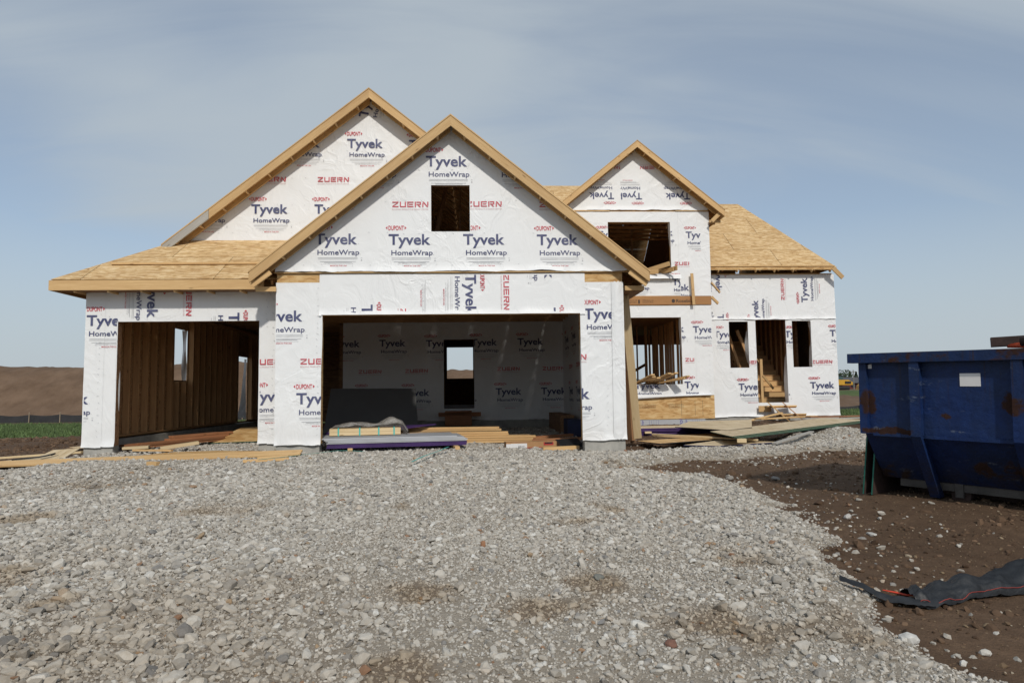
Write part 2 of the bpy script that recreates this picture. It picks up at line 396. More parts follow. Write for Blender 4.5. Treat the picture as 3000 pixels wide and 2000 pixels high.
ga = me.attributes.new('gravel', 'FLOAT', 'POINT'); gsd = gravel_sd(GX, GY)
ga.data.foreach_set('value', sm((gsd+0.12)/0.26).ravel().astype(np.float32))
def grass_mask(x, y):
    e = 2.2*(fbm(x*0.3, y*0.3, 41, 3)-0.5)
    a = sm((y-30.5+e)/1.2)*sm((48.5-y+e)/1.5)
    far = sm((y-68+e*2)/3)*sm((x-6)/6)*sm((86-y)/5)+sm((y-135)/20)
    return np.clip(a+far, 0, 1)
mu = me.attributes.new('mud', 'FLOAT', 'POINT'); mu.data.foreach_set('value', mud_mask(GX, GY).ravel().astype(np.float32))
gr = me.attributes.new('grass', 'FLOAT', 'POINT'); gr.data.foreach_set('value', grass_mask(GX, GY).ravel().astype(np.float32))
mg, nt, b = newmat('ground_soil_gravel'); q = NB(nt); p = q.pos()
n1 = q.noise(p, 1.1, 6, 0.65); n2 = q.noise(p, 9, 6, 0.7); n3 = q.noise(p, 60, 4, 0.7)
soil = q.mix(q.rng(n1, 0.3, 0.7), (0.100, 0.062, 0.038), (0.180, 0.115, 0.072))
soil = q.mix(q.rng(n2, 0.35, 0.7, 0, 0.6), soil, (0.075, 0.045, 0.028))
vp = q.vor(p, 26); spk = q.rng(vp, 0.10, 0.22, 1, 0); gate = q.rng(q.noise(p, 13, 2), 0.56, 0.64)
soil = q.mix(q.math('MULTIPLY', spk, gate), soil, (0.30, 0.22, 0.14))
sy = nt.nodes.new('ShaderNodeSeparateXYZ'); nt.links.new(p, sy.inputs[0])
soil = q.mix(q.rng(sy.outputs[1], 49, 53, 0, 0.6), soil, q.mix(q.rng(q.noise(p, 0.5, 6, 0.7), 0.35, 0.65), (0.13, 0.083, 0.053), (0.23, 0.155, 0.105)))
fines = q.mix(q.rng(n2, 0.3, 0.7), (0.34, 0.29, 0.225), (0.46, 0.41, 0.34))
fines = q.mix(q.rng(n3, 0.3, 0.7, 0, 0.45), fines, (0.24, 0.20, 0.155))
stain = q.attr('mud').outputs['Fac']
fines = q.mix(q.math('MULTIPLY', stain, 0.8), fines, (0.185, 0.125, 0.078))
col = q.mix(q.rng(q.math('ADD', q.attr('gravel').outputs['Fac'], q.math('MULTIPLY', q.math('SUBTRACT', n2, 0.5), 0.7)), 0.35, 0.6), soil, fines)
gcol = q.mix(q.rng(q.noise(p, 0.7, 5), 0.3, 0.7), (0.06, 0.095, 0.03), (0.11, 0.14, 0.05))
col = q.mix(q.rng(q.math('ADD', q.attr('grass').outputs['Fac'], q.math('MULTIPLY', q.math('SUBTRACT', n1, 0.5), 0.5)), 0.4, 0.65), col, gcol)
nt.links.new(col, b.inputs['Base Color']); b.inputs['Roughness'].default_value = 0.95; b.inputs['Specular IOR Level'].default_value = 0.2
hh = q.math('ADD', q.math('MULTIPLY', n2, 0.6), q.math('MULTIPLY', n3, 0.35))
nt.links.new(q.bump(hh, 0.9, 0.05), b.inputs['Normal'])
me.materials.append(mg)
ground = link('ground', me); kind(ground, 'structure')

# ---- scattered stones by geometry nodes
def stone_group(name, mat, variants=7, seed=0):
    ng = bpy.data.node_groups.new(name, 'GeometryNodeTree')
    ng.interface.new_socket('Geometry', in_out='INPUT', socket_type='NodeSocketGeometry'); ng.interface.new_socket('Geometry', in_out='OUTPUT', socket_type='NodeSocketGeometry')
    N, L = ng.nodes, ng.links; gi = N.new('NodeGroupInput'); go = N.new('NodeGroupOutput')
    join = N.new('GeometryNodeJoinGeometry')
    for k in range(variants):
        ic = N.new('GeometryNodeMeshIcoSphere'); ic.inputs['Subdivisions'].default_value = 2 if k % 3 else 1; ic.inputs['Radius'].default_value = 1
        rv = N.new('FunctionNodeRandomValue'); rv.data_type = 'FLOAT_VECTOR'; rv.inputs[0].default_value = (-0.34,)*3; rv.inputs[1].default_value = (0.34,)*3; rv.inputs['Seed'].default_value = seed*50+k+1
        sp = N.new('GeometryNodeSetPosition'); L.new(ic.outputs[0], sp.inputs[0]); L.new(rv.outputs[0], sp.inputs['Offset'])
        ch = N.new('GeometryNodeConvexHull'); L.new(sp.outputs[0], ch.inputs[0])
        sm_ = N.new('GeometryNodeSetMaterial'); sm_.inputs['Material'].default_value = mat; L.new(ch.outputs[0], sm_.inputs[0])
        g2 = N.new('GeometryNodeGeometryToInstance'); L.new(sm_.outputs[0], g2.inputs[0]); L.new(g2.outputs[0], join.inputs[0])
    ip = N.new('GeometryNodeInstanceOnPoints'); L.new(gi.outputs[0], ip.inputs['Points']); L.new(join.outputs[0], ip.inputs['Instance'])
    ip.inputs['Pick Instance'].default_value = True
    def at(nm, ty):
        a = N.new('GeometryNodeInputNamedAttribute'); a.data_type = ty; a.inputs[0].default_value = nm; return a.outputs[0]
    L.new(at('idx', 'INT'), ip.inputs['Instance Index']); L.new(at('scl', 'FLOAT_VECTOR'), ip.inputs['Scale'])
    er = N.new('FunctionNodeEulerToRotation'); L.new(at('rot', 'FLOAT_VECTOR'), er.inputs[0]); L.new(er.outputs[0], ip.inputs['Rotation'])
    L.new(ip.outputs[0], go.inputs[0])
    return ng
def scatter(name, pts, scl, rot, tone, mat, label, variants=7, seed=0):
    me = bpy.data.meshes.new(name); n = len(pts); me.vertices.add(n); me.vertices.foreach_set('co', pts.astype(np.float32).ravel())
    for nm, ty, d, f in (('mud', 'FLOAT', mud_mask(pts[:, 0], pts[:, 1]), 'value'), ('scl', 'FLOAT_VECTOR', scl, 'vector'), ('rot', 'FLOAT_VECTOR', rot, 'vector'), ('tone', 'FLOAT', tone, 'value')):
        a = me.attributes.new(nm, ty, 'POINT'); a.data.foreach_set(f, np.asarray(d, np.float32).ravel())
    a = me.attributes.new('idx', 'INT', 'POINT'); a.data.foreach_set('value', RNG.integers(0, variants, n).astype(np.int32))
    me.update(); o = link(name, me); mo = o.modifiers.new('scatter', 'NODES'); mo.node_group = stone_group(name+'_nodes', mat, variants, seed)
    kind(o, 'stuff', label); return o
def mat_stone(name, stops):
    m, nt, b = newmat(name); q = NB(nt); t = q.attr('tone', 'INSTANCER').outputs['Fac']
    c = q.ramp(t, stops); n = q.noise(q.pos(), 38, 4, 0.65); n2 = q.attr('mud', 'INSTANCER').outputs['Fac']
    c = q.mix(q.rng(n, 0.3, 0.7, 0, 0.5), c, q.mix(1.0, c, (0.62, 0.56, 0.48), 'MULTIPLY'))
    c = q.mix(q.rng(n2, 0.0, 1.0, 0, 0.75), c, q.mix(1.0, c, (0.64, 0.52, 0.38), 'MULTIPLY'))
    nt.links.new(c, b.inputs['Base Color']); b.inputs['Roughness'].default_value = 0.9; b.inputs['Specular IOR Level'].default_value = 0.25
    nt.links.new(q.bump(n, 0.4, 0.01), b.inputs['Normal']); return m
STONE = mat_stone('crushed_limestone', [(0.0, (0.24, 0.235, 0.23)), (0.06, (0.345, 0.325, 0.295)), (0.30, (0.43, 0.40, 0.35)), (0.60, (0.51, 0.48, 0.43)), (0.88, (0.575, 0.55, 0.50)), (0.975, (0.68, 0.67, 0.635)), (0.988, (0.40, 0.30, 0.20)), (1.0, (0.30, 0.18, 0.12))])
PEB = mat_stone('dirt_pebbles', [(0.0, (0.10, 0.065, 0.042)), (0.55, (0.17, 0.115, 0.07)), (0.90, (0.28, 0.21, 0.135)), (1.0, (0.48, 0.42, 0.33))])
# view wedge with margin (the photograph's field and a step to each side)
def wedge(n, y0, y1):
    y = np.sqrt(RNG.uniform(y0*y0, y1*y1, n)); x = RNG.uniform(-1, 1, n)*(0.86*y+1.4)+0.06*y
    return x, y
xs, ys_ = wedge(440000, 2.0, 17.6)
fp = fbm(xs*0.42+3, ys_*0.42, 21, 3)                    # worn patches of fines
for (fx_, fy_, fr) in ((-2.8, 7.7, 0.9), (0.3, 3.0, 0.9), (-0.4, 4.4, 0.7), (1.5, 4.4, 0.8), (2.2, 3.2, 0.9)):
    fp = fp+0.42*np.exp(-((xs-fx_)**2+((ys_-fy_)*0.8)**2)/fr**2)
dens = 1-0.70*sm((fp-0.64)/0.16)
g = gravel_sd(xs, ys_)
dens = dens*(1-0.28*mud_mask(xs, ys_))
for (fx_, fy_, fr) in ((-5.2, 9.4, 0.5), (-0.85, 7.6, 0.22), (1.46, 7.65, 0.26), (-1.16, 4.7, 0.22), (-0.6, 5.0, 0.2), (-2.5, 6.55, 0.3), (0.95, 6.85, 0.3)):
    dens = dens*(1-0.8*np.exp(-((xs-fx_)**2+((ys_-fy_)*1.6)**2)/fr**2))
keep = (g > -0.1)&(RNG.random(len(xs)) < dens*sm((g+0.12)/0.55))&~((ys_ > 13.0)&(xs < 2.8))
edge = (g <= -0.1)&(g > -1.3)&(RNG.random(len(xs)) < 0.065*np.exp(g*2.2))
keep |= edge
xs, ys_ = xs[keep], ys_[keep]; n = len(xs)
r = 0.0122*np.exp(RNG.normal(0, 0.44, n)); r = np.clip(r, 0.005, 0.036); big_ = RNG.random(n) < 0.012; r[big_] *= 1.35
r = r*(0.85+0.3*vn(xs*0.5, ys_*0.5, 77))
sc = np.stack([r*RNG.uniform(0.95, 1.55, n), r*RNG.uniform(0.75, 1.1, n), r*RNG.uniform(0.5, 0.85, n)], 1)
pz = ground_z(xs, ys_)+RNG.uniform(-0.2, 0.75, n)*r
rot = np.stack([RNG.normal(0, 0.35, n), RNG.normal(0, 0.35, n), RNG.uniform(0, 6.28, n)], 1)
scatter('driveway_gravel', np.stack([xs, ys_, pz], 1), sc, rot, RNG.random(n), STONE, 'crushed grey limestone gravel covering the driveway')
# floor of the garage
n = 26000; xs = RNG.uniform(-7.3, 2.7, n); ys_ = RNG.uniform(13.2, 20.6, n); r = np.clip(0.018*np.exp(RNG.normal(0, 0.3, n)), 0.008, 0.045)
scatter('garage_floor_gravel', np.stack([xs, ys_, ground_z(xs, ys_)+RNG.uniform(-0.2, 0.7, n)*r], 1), np.stack([r*1.2, r, r*0.7], 1), np.stack([RNG.normal(0, 0.35, n), RNG.normal(0, 0.35, n), RNG.uniform(0, 6.28, n)], 1), RNG.random(n), STONE, 'grey gravel spread over the unpoured garage floor')
# pebbles on the bare soil, and small grit everywhere near
xs, ys_ = wedge(120000, 2.0, 15); g = gravel_sd(xs, ys_)
keep = (g < 0.0)&(xs > -9)&(RNG.random(len(xs)) < 0.30); xs, ys_ = xs[keep], ys_[keep]; n = len(xs)
r = 0.0048*np.exp(RNG.normal(0, 0.55, n)); r = np.clip(r, 0.002, 0.03)
scatter('soil_pebbles', np.stack([xs, ys_, ground_z(xs, ys_)+RNG.uniform(-0.2, 0.6, n)*r], 1), np.stack([r*1.3, r, r*0.7], 1), np.stack([RNG.normal(0, 0.3, n), RNG.normal(0, 0.3, n), RNG.uniform(0, 6.28, n)], 1), RNG.random(n), PEB, 'small pebbles strewn over the bare brown soil', 5, 3)
xs, ys_ = wedge(190000, 2.0, 9.0); g = gravel_sd(xs, ys_)
keep = (g > -0.05); xs, ys_ = xs[keep], ys_[keep]; n = len(xs); r = np.clip(0.0052*np.exp(RNG.normal(0, 0.4, n)), 0.002, 0.012)
scatter('gravel_fines', np.stack([xs, ys_, ground_z(xs, ys_)+r*0.3], 1), np.stack([r*1.3, r, r*0.8], 1), np.stack([RNG.normal(0, 0.4, n), RNG.normal(0, 0.4, n), RNG.uniform(0, 6.28, n)], 1), RNG.random(n), STONE, 'fine stone chips between the driveway gravel', 4, 6)
# clods of loose soil on the bare ground
CLOD = mat_stone('soil_clods', [(0.0, (0.075, 0.046, 0.029)), (0.6, (0.135, 0.085, 0.053)), (1.0, (0.20, 0.13, 0.084))])
xs, ys_ = wedge(90000, 2.2, 30); k = RNG.random(len(xs)); g = gravel_sd(xs, ys_); cm = fbm(xs*0.8, ys_*0.8, 91, 3)
keep = (g < -0.05)&(k < 0.15+0.85*sm((cm-0.45)/0.2))&~((ys_ > 13)&(xs > -7.6)&(xs < 3.0))&~((ys_ > 20.5)&(xs < 12)&(xs > -8)); xs, ys_ = xs[keep], ys_[keep]; n = len(xs)
r = np.clip(0.011*np.exp(RNG.normal(0, 0.55, n)), 0.004, 0.045)*(0.8+0.05*ys_)
scatter('soil_clods', np.stack([xs, ys_, ground_z(xs, ys_)+RNG.uniform(-0.4, 0.4, n)*r], 1), np.stack([r*1.25, r, r*0.75], 1), np.stack([RNG.normal(0, 0.4, n), RNG.normal(0, 0.4, n), RNG.uniform(0, 6.28, n)], 1), RNG.random(n), CLOD, 'crumbly brown soil clods over the bare ground', 6, 9)
# grass band behind the lot
GRASS = mat_plain('grass_blades', (0.085, 0.13, 0.042), 0.8, 0.45, 0.8)
def grass(name, x0, x1, y0, y1, n, label):
    x = RNG.uniform(x0, x1, n); y = RNG.uniform(y0, y1, n); k = RNG.random(n) < grass_mask(x, y); x, y = x[k], y[k]; n = len(x)
    z = ground_z(x, y); a = RNG.uniform(0, 6.28, n); h = RNG.uniform(0.06, 0.18, n)*(0.7+0.6*vn(x*0.6, y*0.6, 51)); w = 0.035
    V = np.empty((n, 3, 3)); V[:, 0] = np.stack([x-np.cos(a)*w, y-np.sin(a)*w, z-0.02], 1); V[:, 1] = np.stack([x+np.cos(a)*w, y+np.sin(a)*w, z-0.02], 1)
    V[:, 2] = np.stack([x+RNG.normal(0, 0.06, n), y+RNG.normal(0, 0.06, n), z+h], 1)
    me = bpy.data.meshes.new(name); me.from_pydata(V.reshape(-1, 3).tolist(), [], np.arange(3*n).reshape(-1, 3).tolist()); me.materials.append(GRASS)
    kind(link(name, me), 'stuff', label)
grass('grass', -46, -12, 29, 51, 42000, 'strip of rough green grass below the earth bank')
grass('field_grass', 14, 36, 29, 51, 26000, 'rough green grass beside the far end of the house')
# ------------------------------------------------------------------ the house
HOUSE = thing('house', 'unfinished wood framed house wrapped in white printed sheeting', 'house', (0, 17, 0))
class Plane:
    """2D wall frame: u along the wall, v up, n out of the wall"""
    def __init__(s, O, eu, n): s.O = Vector(O); s.eu = Vector(eu); s.n = Vector(n)
    def P(s, u, v, d=0.0): return s.O+s.eu*u+Vector((0, 0, v))+s.n*d
def FY(Y): return Plane((0, Y, 0), (1, 0, 0), (0, -1, 0))
def panel2d(poly, holes, step=None, us=(), vs=()):
    u0 = min(p[0] for p in poly); u1 = max(p[0] for p in poly); v0 = min(p[1] for p in poly); v1 = max(p[1] for p in poly)
    def lines(a, b, cuts):
        L = sorted({round(a, 4), round(b, 4)}|{round(c, 4) for c in cuts if a < c < b})
        if not step: return L
        out = []
        for p, q_ in zip(L, L[1:]):
            n = max(1, int(math.ceil((q_-p)/step))); out += [p+(q_-p)*i/n for i in range(n)]
        return out+[L[-1]]
    U = lines(u0, u1, [h[0] for h in holes]+[h[1] for h in holes]); Vv = lines(v0, v1, [h[2] for h in holes]+[h[3] for h in holes])
    bm = bmesh.new(); grid = [[bm.verts.new((u, v, 0)) for u in U] for v in Vv]
    for j in range(len(Vv)-1):
        for i in range(len(U)-1):
            cu, cv = (U[i]+U[i+1])/2, (Vv[j]+Vv[j+1])/2
            if any(h[0] < cu < h[1] and h[2] < cv < h[3] for h in holes): continue
            bm.faces.new((grid[j][i], grid[j][i+1], grid[j+1][i+1], grid[j+1][i]))
    clip(bm, poly)
    for v in [v for v in bm.verts if not v.link_faces]: bm.verts.remove(v)
    return bm
def clip(bm, poly):
    n = len(poly)
    for i in range(n):
        a = poly[i]; b_ = poly[(i+1) % n]; dx, dy = b_[0]-a[0], b_[1]-a[1]
        if not bm.verts: return
        bmesh.ops.bisect_plane(bm, geom=bm.verts[:]+bm.edges[:]+bm.faces[:], plane_co=(a[0], a[1], 0), plane_no=(dy, -dx, 0), clear_outer=True, dist=1e-5)
def wr(u, v, seed):
    """crumple of the sheeting, metres out of the wall"""
    a = u*0.8+v*0.6; c = -u*0.6+v*0.8
    h = 0.010*(fbm(u*1.1+seed, v*1.1, 61, 3)-0.5)
    k = vn(a*0.8+seed, c*3.6, 62); r1 = np.clip(1-np.abs(k-0.5)*7, 0, 1)**2
    k = vn(c*0.8-seed, a*3.2, 63); r2 = np.clip(1-np.abs(k-0.5)*7, 0, 1)**2
    k = vn(u*4.0+seed, v*0.7, 64); r3 = np.clip(1-np.abs(k-0.5)*7, 0, 1)**2
    m = sm((vn(u*0.6+seed, v*0.6, 65)-0.3)/0.4)
    return h+m*(0.0065*r1+0.005*r2)+0.004*r3*(1-m)
def to3d(bm, pl, seed, off, hem=None):
    vs = bm.verts[:]
    if not vs: return
    u = np.array([v.co.x for v in vs]); w = np.array([v.co.y for v in vs]); d = wr(u, w, seed)+off
    if hem is not None:
        t = np.clip(1-(w-hem)/0.14, 0, 1); d = d+0.035*t*t*(0.4+vn(u*5+seed, 0*u, 66))
        lo = w < hem+1e-3; dv = np.where(lo, 0.03*(vn(u*3+seed, 0*u, 67)-0.5)+0.012*(vn(u*14, 0*u, 68)-0.5), 0)
    else: dv = 0*u
    for i, v in enumerate(vs): v.co = pl.P(u[i], w[i]+dv[i], d[i])
def wall(name, pl, poly, holes, thick, mat, wraps, seed, z_off=0.004):
    bm = panel2d(poly, holes)
    fs = bm.faces[:]; ret = bmesh.ops.extrude_face_region(bm, geom=fs)
    nv = [g for g in ret['geom'] if isinstance(g, bmesh.types.BMVert)]; ns = set(nv)
    for v in bm.verts: v.co = pl.P(v.co.x, v.co.y, -thick if v in ns else 0.0)
    bmesh.ops.recalc_face_normals(bm, faces=bm.faces[:])
    w = bm_obj(name, bm, mat, HOUSE)
    for i, (wp, off, hem) in enumerate(wraps):
        g = panel2d(wp, holes, 0.055); to3d(g, pl, seed, z_off+off, hem)
        bm_obj('house_wrap', g, WRAP, w, smooth=True)
    return w
def rect(u0, u1, v0, v1): return [(u0, v0), (u1, v0), (u1, v1), (u0, v1)]

# ---- print artwork (flat shapes in metres, origin at the left end of the big word's baseline)
def text2d(s, width=None, height=None, x=0, y=0, offset=0.0, mi=0, sx=None):
    cu = bpy.data.curves.new('t', 'FONT'); cu.body = s; cu.size = 1; cu.offset = offset; cu.resolution_u = 3; cu.fill_mode = 'FRONT'; cu.dimensions = '2D'
    ob = bpy.data.objects.new('t', cu); me = bpy.data.meshes.new_from_object(ob)
    v = np.array([tuple(p.co) for p in me.vertices]); f = [tuple(p.vertices) for p in me.polygons]
    bpy.data.objects.remove(ob); bpy.data.curves.remove(cu); bpy.data.meshes.remove(me)
    v[:, 0] -= v[:, 0].min(); kx = width/v[:, 0].max(); capref = 0.73; ky = height/capref
    return [(p[0]*kx+x, p[1]*ky+y) for p in v], f, mi
def quad(pts, mi): return list(pts), [tuple(range(len(pts)))], mi
def bar(x0, x1, y0, y1, mi): return quad([(x0, y0), (x1, y0), (x1, y1), (x0, y1)], mi)
def logo_T():
    A = [text2d('Tyvek', 0.79, 0.208, 0, 0, 0.022, 0), text2d('HomeWrap', 0.78, 0.098, 0.052, -0.203, 0.013, 0),
         text2d('DUPONT', 0.29, 0.088, -0.002, 0.277, 0.022, 1),
         quad([(-0.055, 0.321), (-0.02, 0.29), (-0.02, 0.352)], 1), quad([(0.337, 0.321), (0.302, 0.352), (0.302, 0.29)], 1),
         text2d('MADE IN THE USA', 0.31, 0.026, 0.292, -0.425, 0.01, 1), text2d('Call 1-800-448-9835, tyvek.com/homewrap', 0.55, 0.017, 0.168, -0.385, 0.0, 2),
         bar(0.812, 0.822, 0.002, 0.012, 2), bar(0.846, 0.856, -0.2, -0.19, 2)]
    for y0, a, b_ in ((-0.262, 0.06, 0.80), (-0.288, 0.06, 0.80), (-0.335, 0.10, 0.77), (-0.352, 0.18, 0.70)):
        A.append(bar(a, b_, y0, y0+0.006, 2))
    A.append(bar(0.86, 0.89, -0.27, -0.264, 2)); A.append(quad([(0.862, -0.31), (0.875, -0.325), (0.888, -0.31), (0.875, -0.29)], 2))
    return A
def logo_Z():
    A = []; w = 0.117; gp = 0.025; h = 0.106
    L = {'Z': [[(0, .8), (1, .8), (1, 1), (0, 1)], [(0, 0), (1, 0), (1, .2), (0, .2)], [(.02, .27), (.3, .27), (.98, .73), (.70, .73)]],
         'U': [[(0, .26), (.2, .26), (.2, 1), (0, 1)], [(.08, 0), (1, 0), (1, .2), (.0, .2)], [(.8, .2), (1, .2), (1, 1), (.8, 1)]],
         'E': [[(0, .8), (1, .8), (1, 1), (0, 1)], [(.28, .41), (.92, .41), (.92, .6), (.28, .6)], [(0, 0), (1, 0), (1, .2), (0, .2)], [(0, .27), (.2, .27), (.2, .73), (0, .73)]],
         'R': [[(0, 0), (.2, 0), (.2, 1), (0, 1)], [(.27, .8), (1, .8), (1, 1), (.27, 1)], [(.8, .42), (1, .42), (1, .8), (.8, .8)], [(.27, .4), (.8, .4), (.8, .58), (.27, .58)], [(.72, 0), (1, 0), (.72, .34), (.45, .34)]],
         'N': [[(0, 0), (.2, 0), (.2, .72), (0, .72)], [(.8, .28), (1, .28), (1, 1), (.8, 1)], [(0, 1), (.24, 1), (1, .0), (.76, .0)]]}
    for i, c in enumerate('ZUERN'):
        for poly in L[c]: A.append(quad([(i*(w+gp)+a*w, b_*h) for a, b_ in poly], 1))
    A.append(text2d('BUILDING PRODUCTS & DESIGN CENTER', 0.685, 0.026, 0, -0.055, 0.0, 3))
    return A
ART = {'T': logo_T(), 'Z': logo_Z()}
PM = [NAVY, RUBY, PGREY, PINK]
def print_on(parent, pl, kind_, u, v, rot, region, poly, holes, seed, off):
    c, s = math.cos(R(rot)), math.sin(R(rot)); bm = bmesh.new()
    for pts, fs, mi in ART[kind_]:
        vv = [bm.verts.new((u+c*x-s*y, v+s*x+c*y, 0)) for x, y in pts]
        for f in fs:
            try: bm.faces.new([vv[i] for i in f]).material_index = mi
            except ValueError: pass
    clip(bm, poly)
    if region:
        a, b_, lo, hi = region; big = 99
        clip(bm, rect(a if a is not None else -big, b_ if b_ is not None else big, lo if lo is not None else -big, hi if hi is not None else big))
    if not bm.verts: bm.free(); return
    xs = [w.co.x for w in bm.verts]; ys = [w.co.y for w in bm.verts]
    for h in holes:
        if h[0] > max(xs) or h[1] < min(xs) or h[2] > max(ys) or h[3] < min(ys): continue
        hh = (h[0]-0.012, h[1]+0.012, h[2]-0.012, h[3]+0.012)
        for co, no in (((hh[0], 0, 0), (1, 0, 0)), ((hh[1], 0, 0), (1, 0, 0)), ((0, hh[2], 0), (0, 1, 0)), ((0, hh[3], 0), (0, 1, 0))):
            bmesh.ops.bisect_plane(bm, geom=bm.verts[:]+bm.edges[:]+bm.faces[:], plane_co=co, plane_no=no)
        dead = [f for f in bm.faces if hh[0] < f.calc_center_median().x < hh[1] and hh[2] < f.calc_center_median().y < hh[3]]
        bmesh.ops.delete(bm, geom=dead, context='FACES')
    if not bm.faces: bm.free(); return
    for w in [w for w in bm.verts if not w.link_faces]: bm.verts.remove(w)
    to3d(bm, pl, seed, off)
    for f in bm.faces:
        if f.normal.dot(pl.n) < 0: f.normal_flip()
    bm_obj('printed_logo', bm, PM, parent)

YA, YB, YE, YC, YD = 12.9, 13.5, 15.05, 20.9, 21.4
SL, SE = 0.805, 0.798
def gable(cx, zp, sl, z0, x0, x1):
    return [(x0, z0), (x1, z0), (x1, zp-sl*abs(x1-cx)), (cx, zp), (x0, zp-sl*abs(x0-cx))]
WIN_A = (-0.815, -0.078, 4.31, 5.21); DOOR_A = (-2.87, 2.01, -1, 2.73); DOOR_B = (-6.88, -4.20, -1, 2.70)
DOOR_G = (-0.96, -0.04, 0.78, 2.88); WIN_C2 = (4.19, 6.17, 4.90, 6.53); WIN_C1 = (4.74, 6.42, 1.43, 3.51)
HD = [(8.13, 8.75, 1.93, 3.41), (9.0, 9.99, 0.81, 3.46), (10.2, 10.82, 1.93, 3.42)]
gA = gable(-0.42, 6.38, SL, 3.545, -3.72, 2.93); gE = [(-6.6, 4.2), (-3.03, 4.2), (-0.40, 6.32), (-2.28, 7.85), (-6.6, 4.40)]
pC = gable(5.10, 8.90, 0.815, 0.36, 2.84, 7.40)
WALLS = {}
WALLS['Ag'] = (wall('gable_wall', FY(YA-0.03), gA, [WIN_A], 0.12, OSBD, [(gA, 0, 3.545)], 1.0), FY(YA-0.03), gA, [WIN_A], 1.0, 0.011)
pA = rect(-3.70, 2.84, 0.34, 3.515)
wA = wall('garage_front_wall', FY(YA), pA, [DOOR_A], 0.15, OSBW, [(rect(-3.715, -2.86, 0.325, 3.345), 0, 0.325), (rect(2.0, 2.855, 0.325, 3.33), 0, 0.325), (rect(-2.91, 2.11, 2.715, 3.505), 0.007, 2.715)], 2.0)
WALLS['Ah'] = (wA, FY(YA), rect(-2.90, 2.10, 2.73, 3.50), [], 2.0, 0.019)
WALLS['Al'] = (wA, FY(YA), rect(-3.70, -2.865, 0.36, 3.33), [], 2.0, 0.012)
WALLS['Ar'] = (wA, FY(YA), rect(2.012, 2.84, 0.36, 3.32), [], 2.0, 0.012)
WALLS['E'] = (wall('big_gable_wall', FY(YE), gE, [], 0.12, OSBD, [(gE, 0, None), (gable(-2.28, 7.845, SE, 7.02, -3.4, -1.2), 0.006, 7.02)], 3.0), FY(YE), gE, [], 3.0, 0.019)
pB = rect(-7.47, -3.70, 0.33, 3.30)
WALLS['B'] = (wall('side_garage_front_wall', FY(YB), pB, [DOOR_B], 0.15, OSBD, [(rect(-7.485, -3.69, 0.32, 3.30), 0, 0.32), (rect(-7.486, -7.12, 0.30, 3.295), 0.006, 0.30), (rect(-4.02, -3.69, 0.31, 3.29), 0.006, 0.31)], 4.0), FY(YB), rect(-7.46, -3.72, 0.35, 3.3), [DOOR_B], 4.0, 0.019)
pG = rect(-4.0, 2.72, 0.42, 3.6)
WALLS['G'] = (wall('garage_back_wall', FY(YC), pG, [DOOR_G], 0.12, OSBD, [(pG, 0, 0.42)], 5.0), FY(YC), pG, [DOOR_G], 5.0, 0.012)
wC = wall('entry_wall', FY(YC), pC, [WIN_C2, WIN_C1], 0.15, OSBW,
          [(gable(5.10, 8.88, 0.815, 6.91, 2.86, 7.385), 0.006, 6.91), (rect(2.85, 7.41, 4.19, 6.86), 0, None), (rect(6.42, 7.42, 4.18, 6.85), 0.006, None), (rect(2.85, 7.39, 1.10, 3.885), 0, None), (rect(6.86, 7.40, 1.08, 3.88), 0.006, None)], 6.0)
WALLS['Cg'] = (wC, FY(YC), gable(5.10, 8.86, 0.815, 6.93, 2.9, 7.38), [], 6.0, 0.018)
WALLS['C2'] = (wC, FY(YC), rect(2.9, 7.38, 4.19, 6.86), [WIN_C2], 6.0, 0.019)
WALLS['C1'] = (wC, FY(YC), rect(2.9, 7.38, 1.10, 3.88), [WIN_C1], 6.0, 0.019)
pD = rect(7.40, 11.64, 0.38, 4.93)
WALLS['D'] = (wall('stair_wall', FY(YD), pD, HD, 0.15, OSBD, [(rect(7.38, 11.655, 0.37, 4.92), 0, 0.37), (rect(7.39, 11.66, 3.47, 4.925), 0.006, 3.47), (rect(7.385, 7.98, 0.36, 3.6), 0.009, 0.36)], 7.0), FY(YD), rect(7.40, 11.64, 0.39, 4.92), HD, 7.0, 0.021)
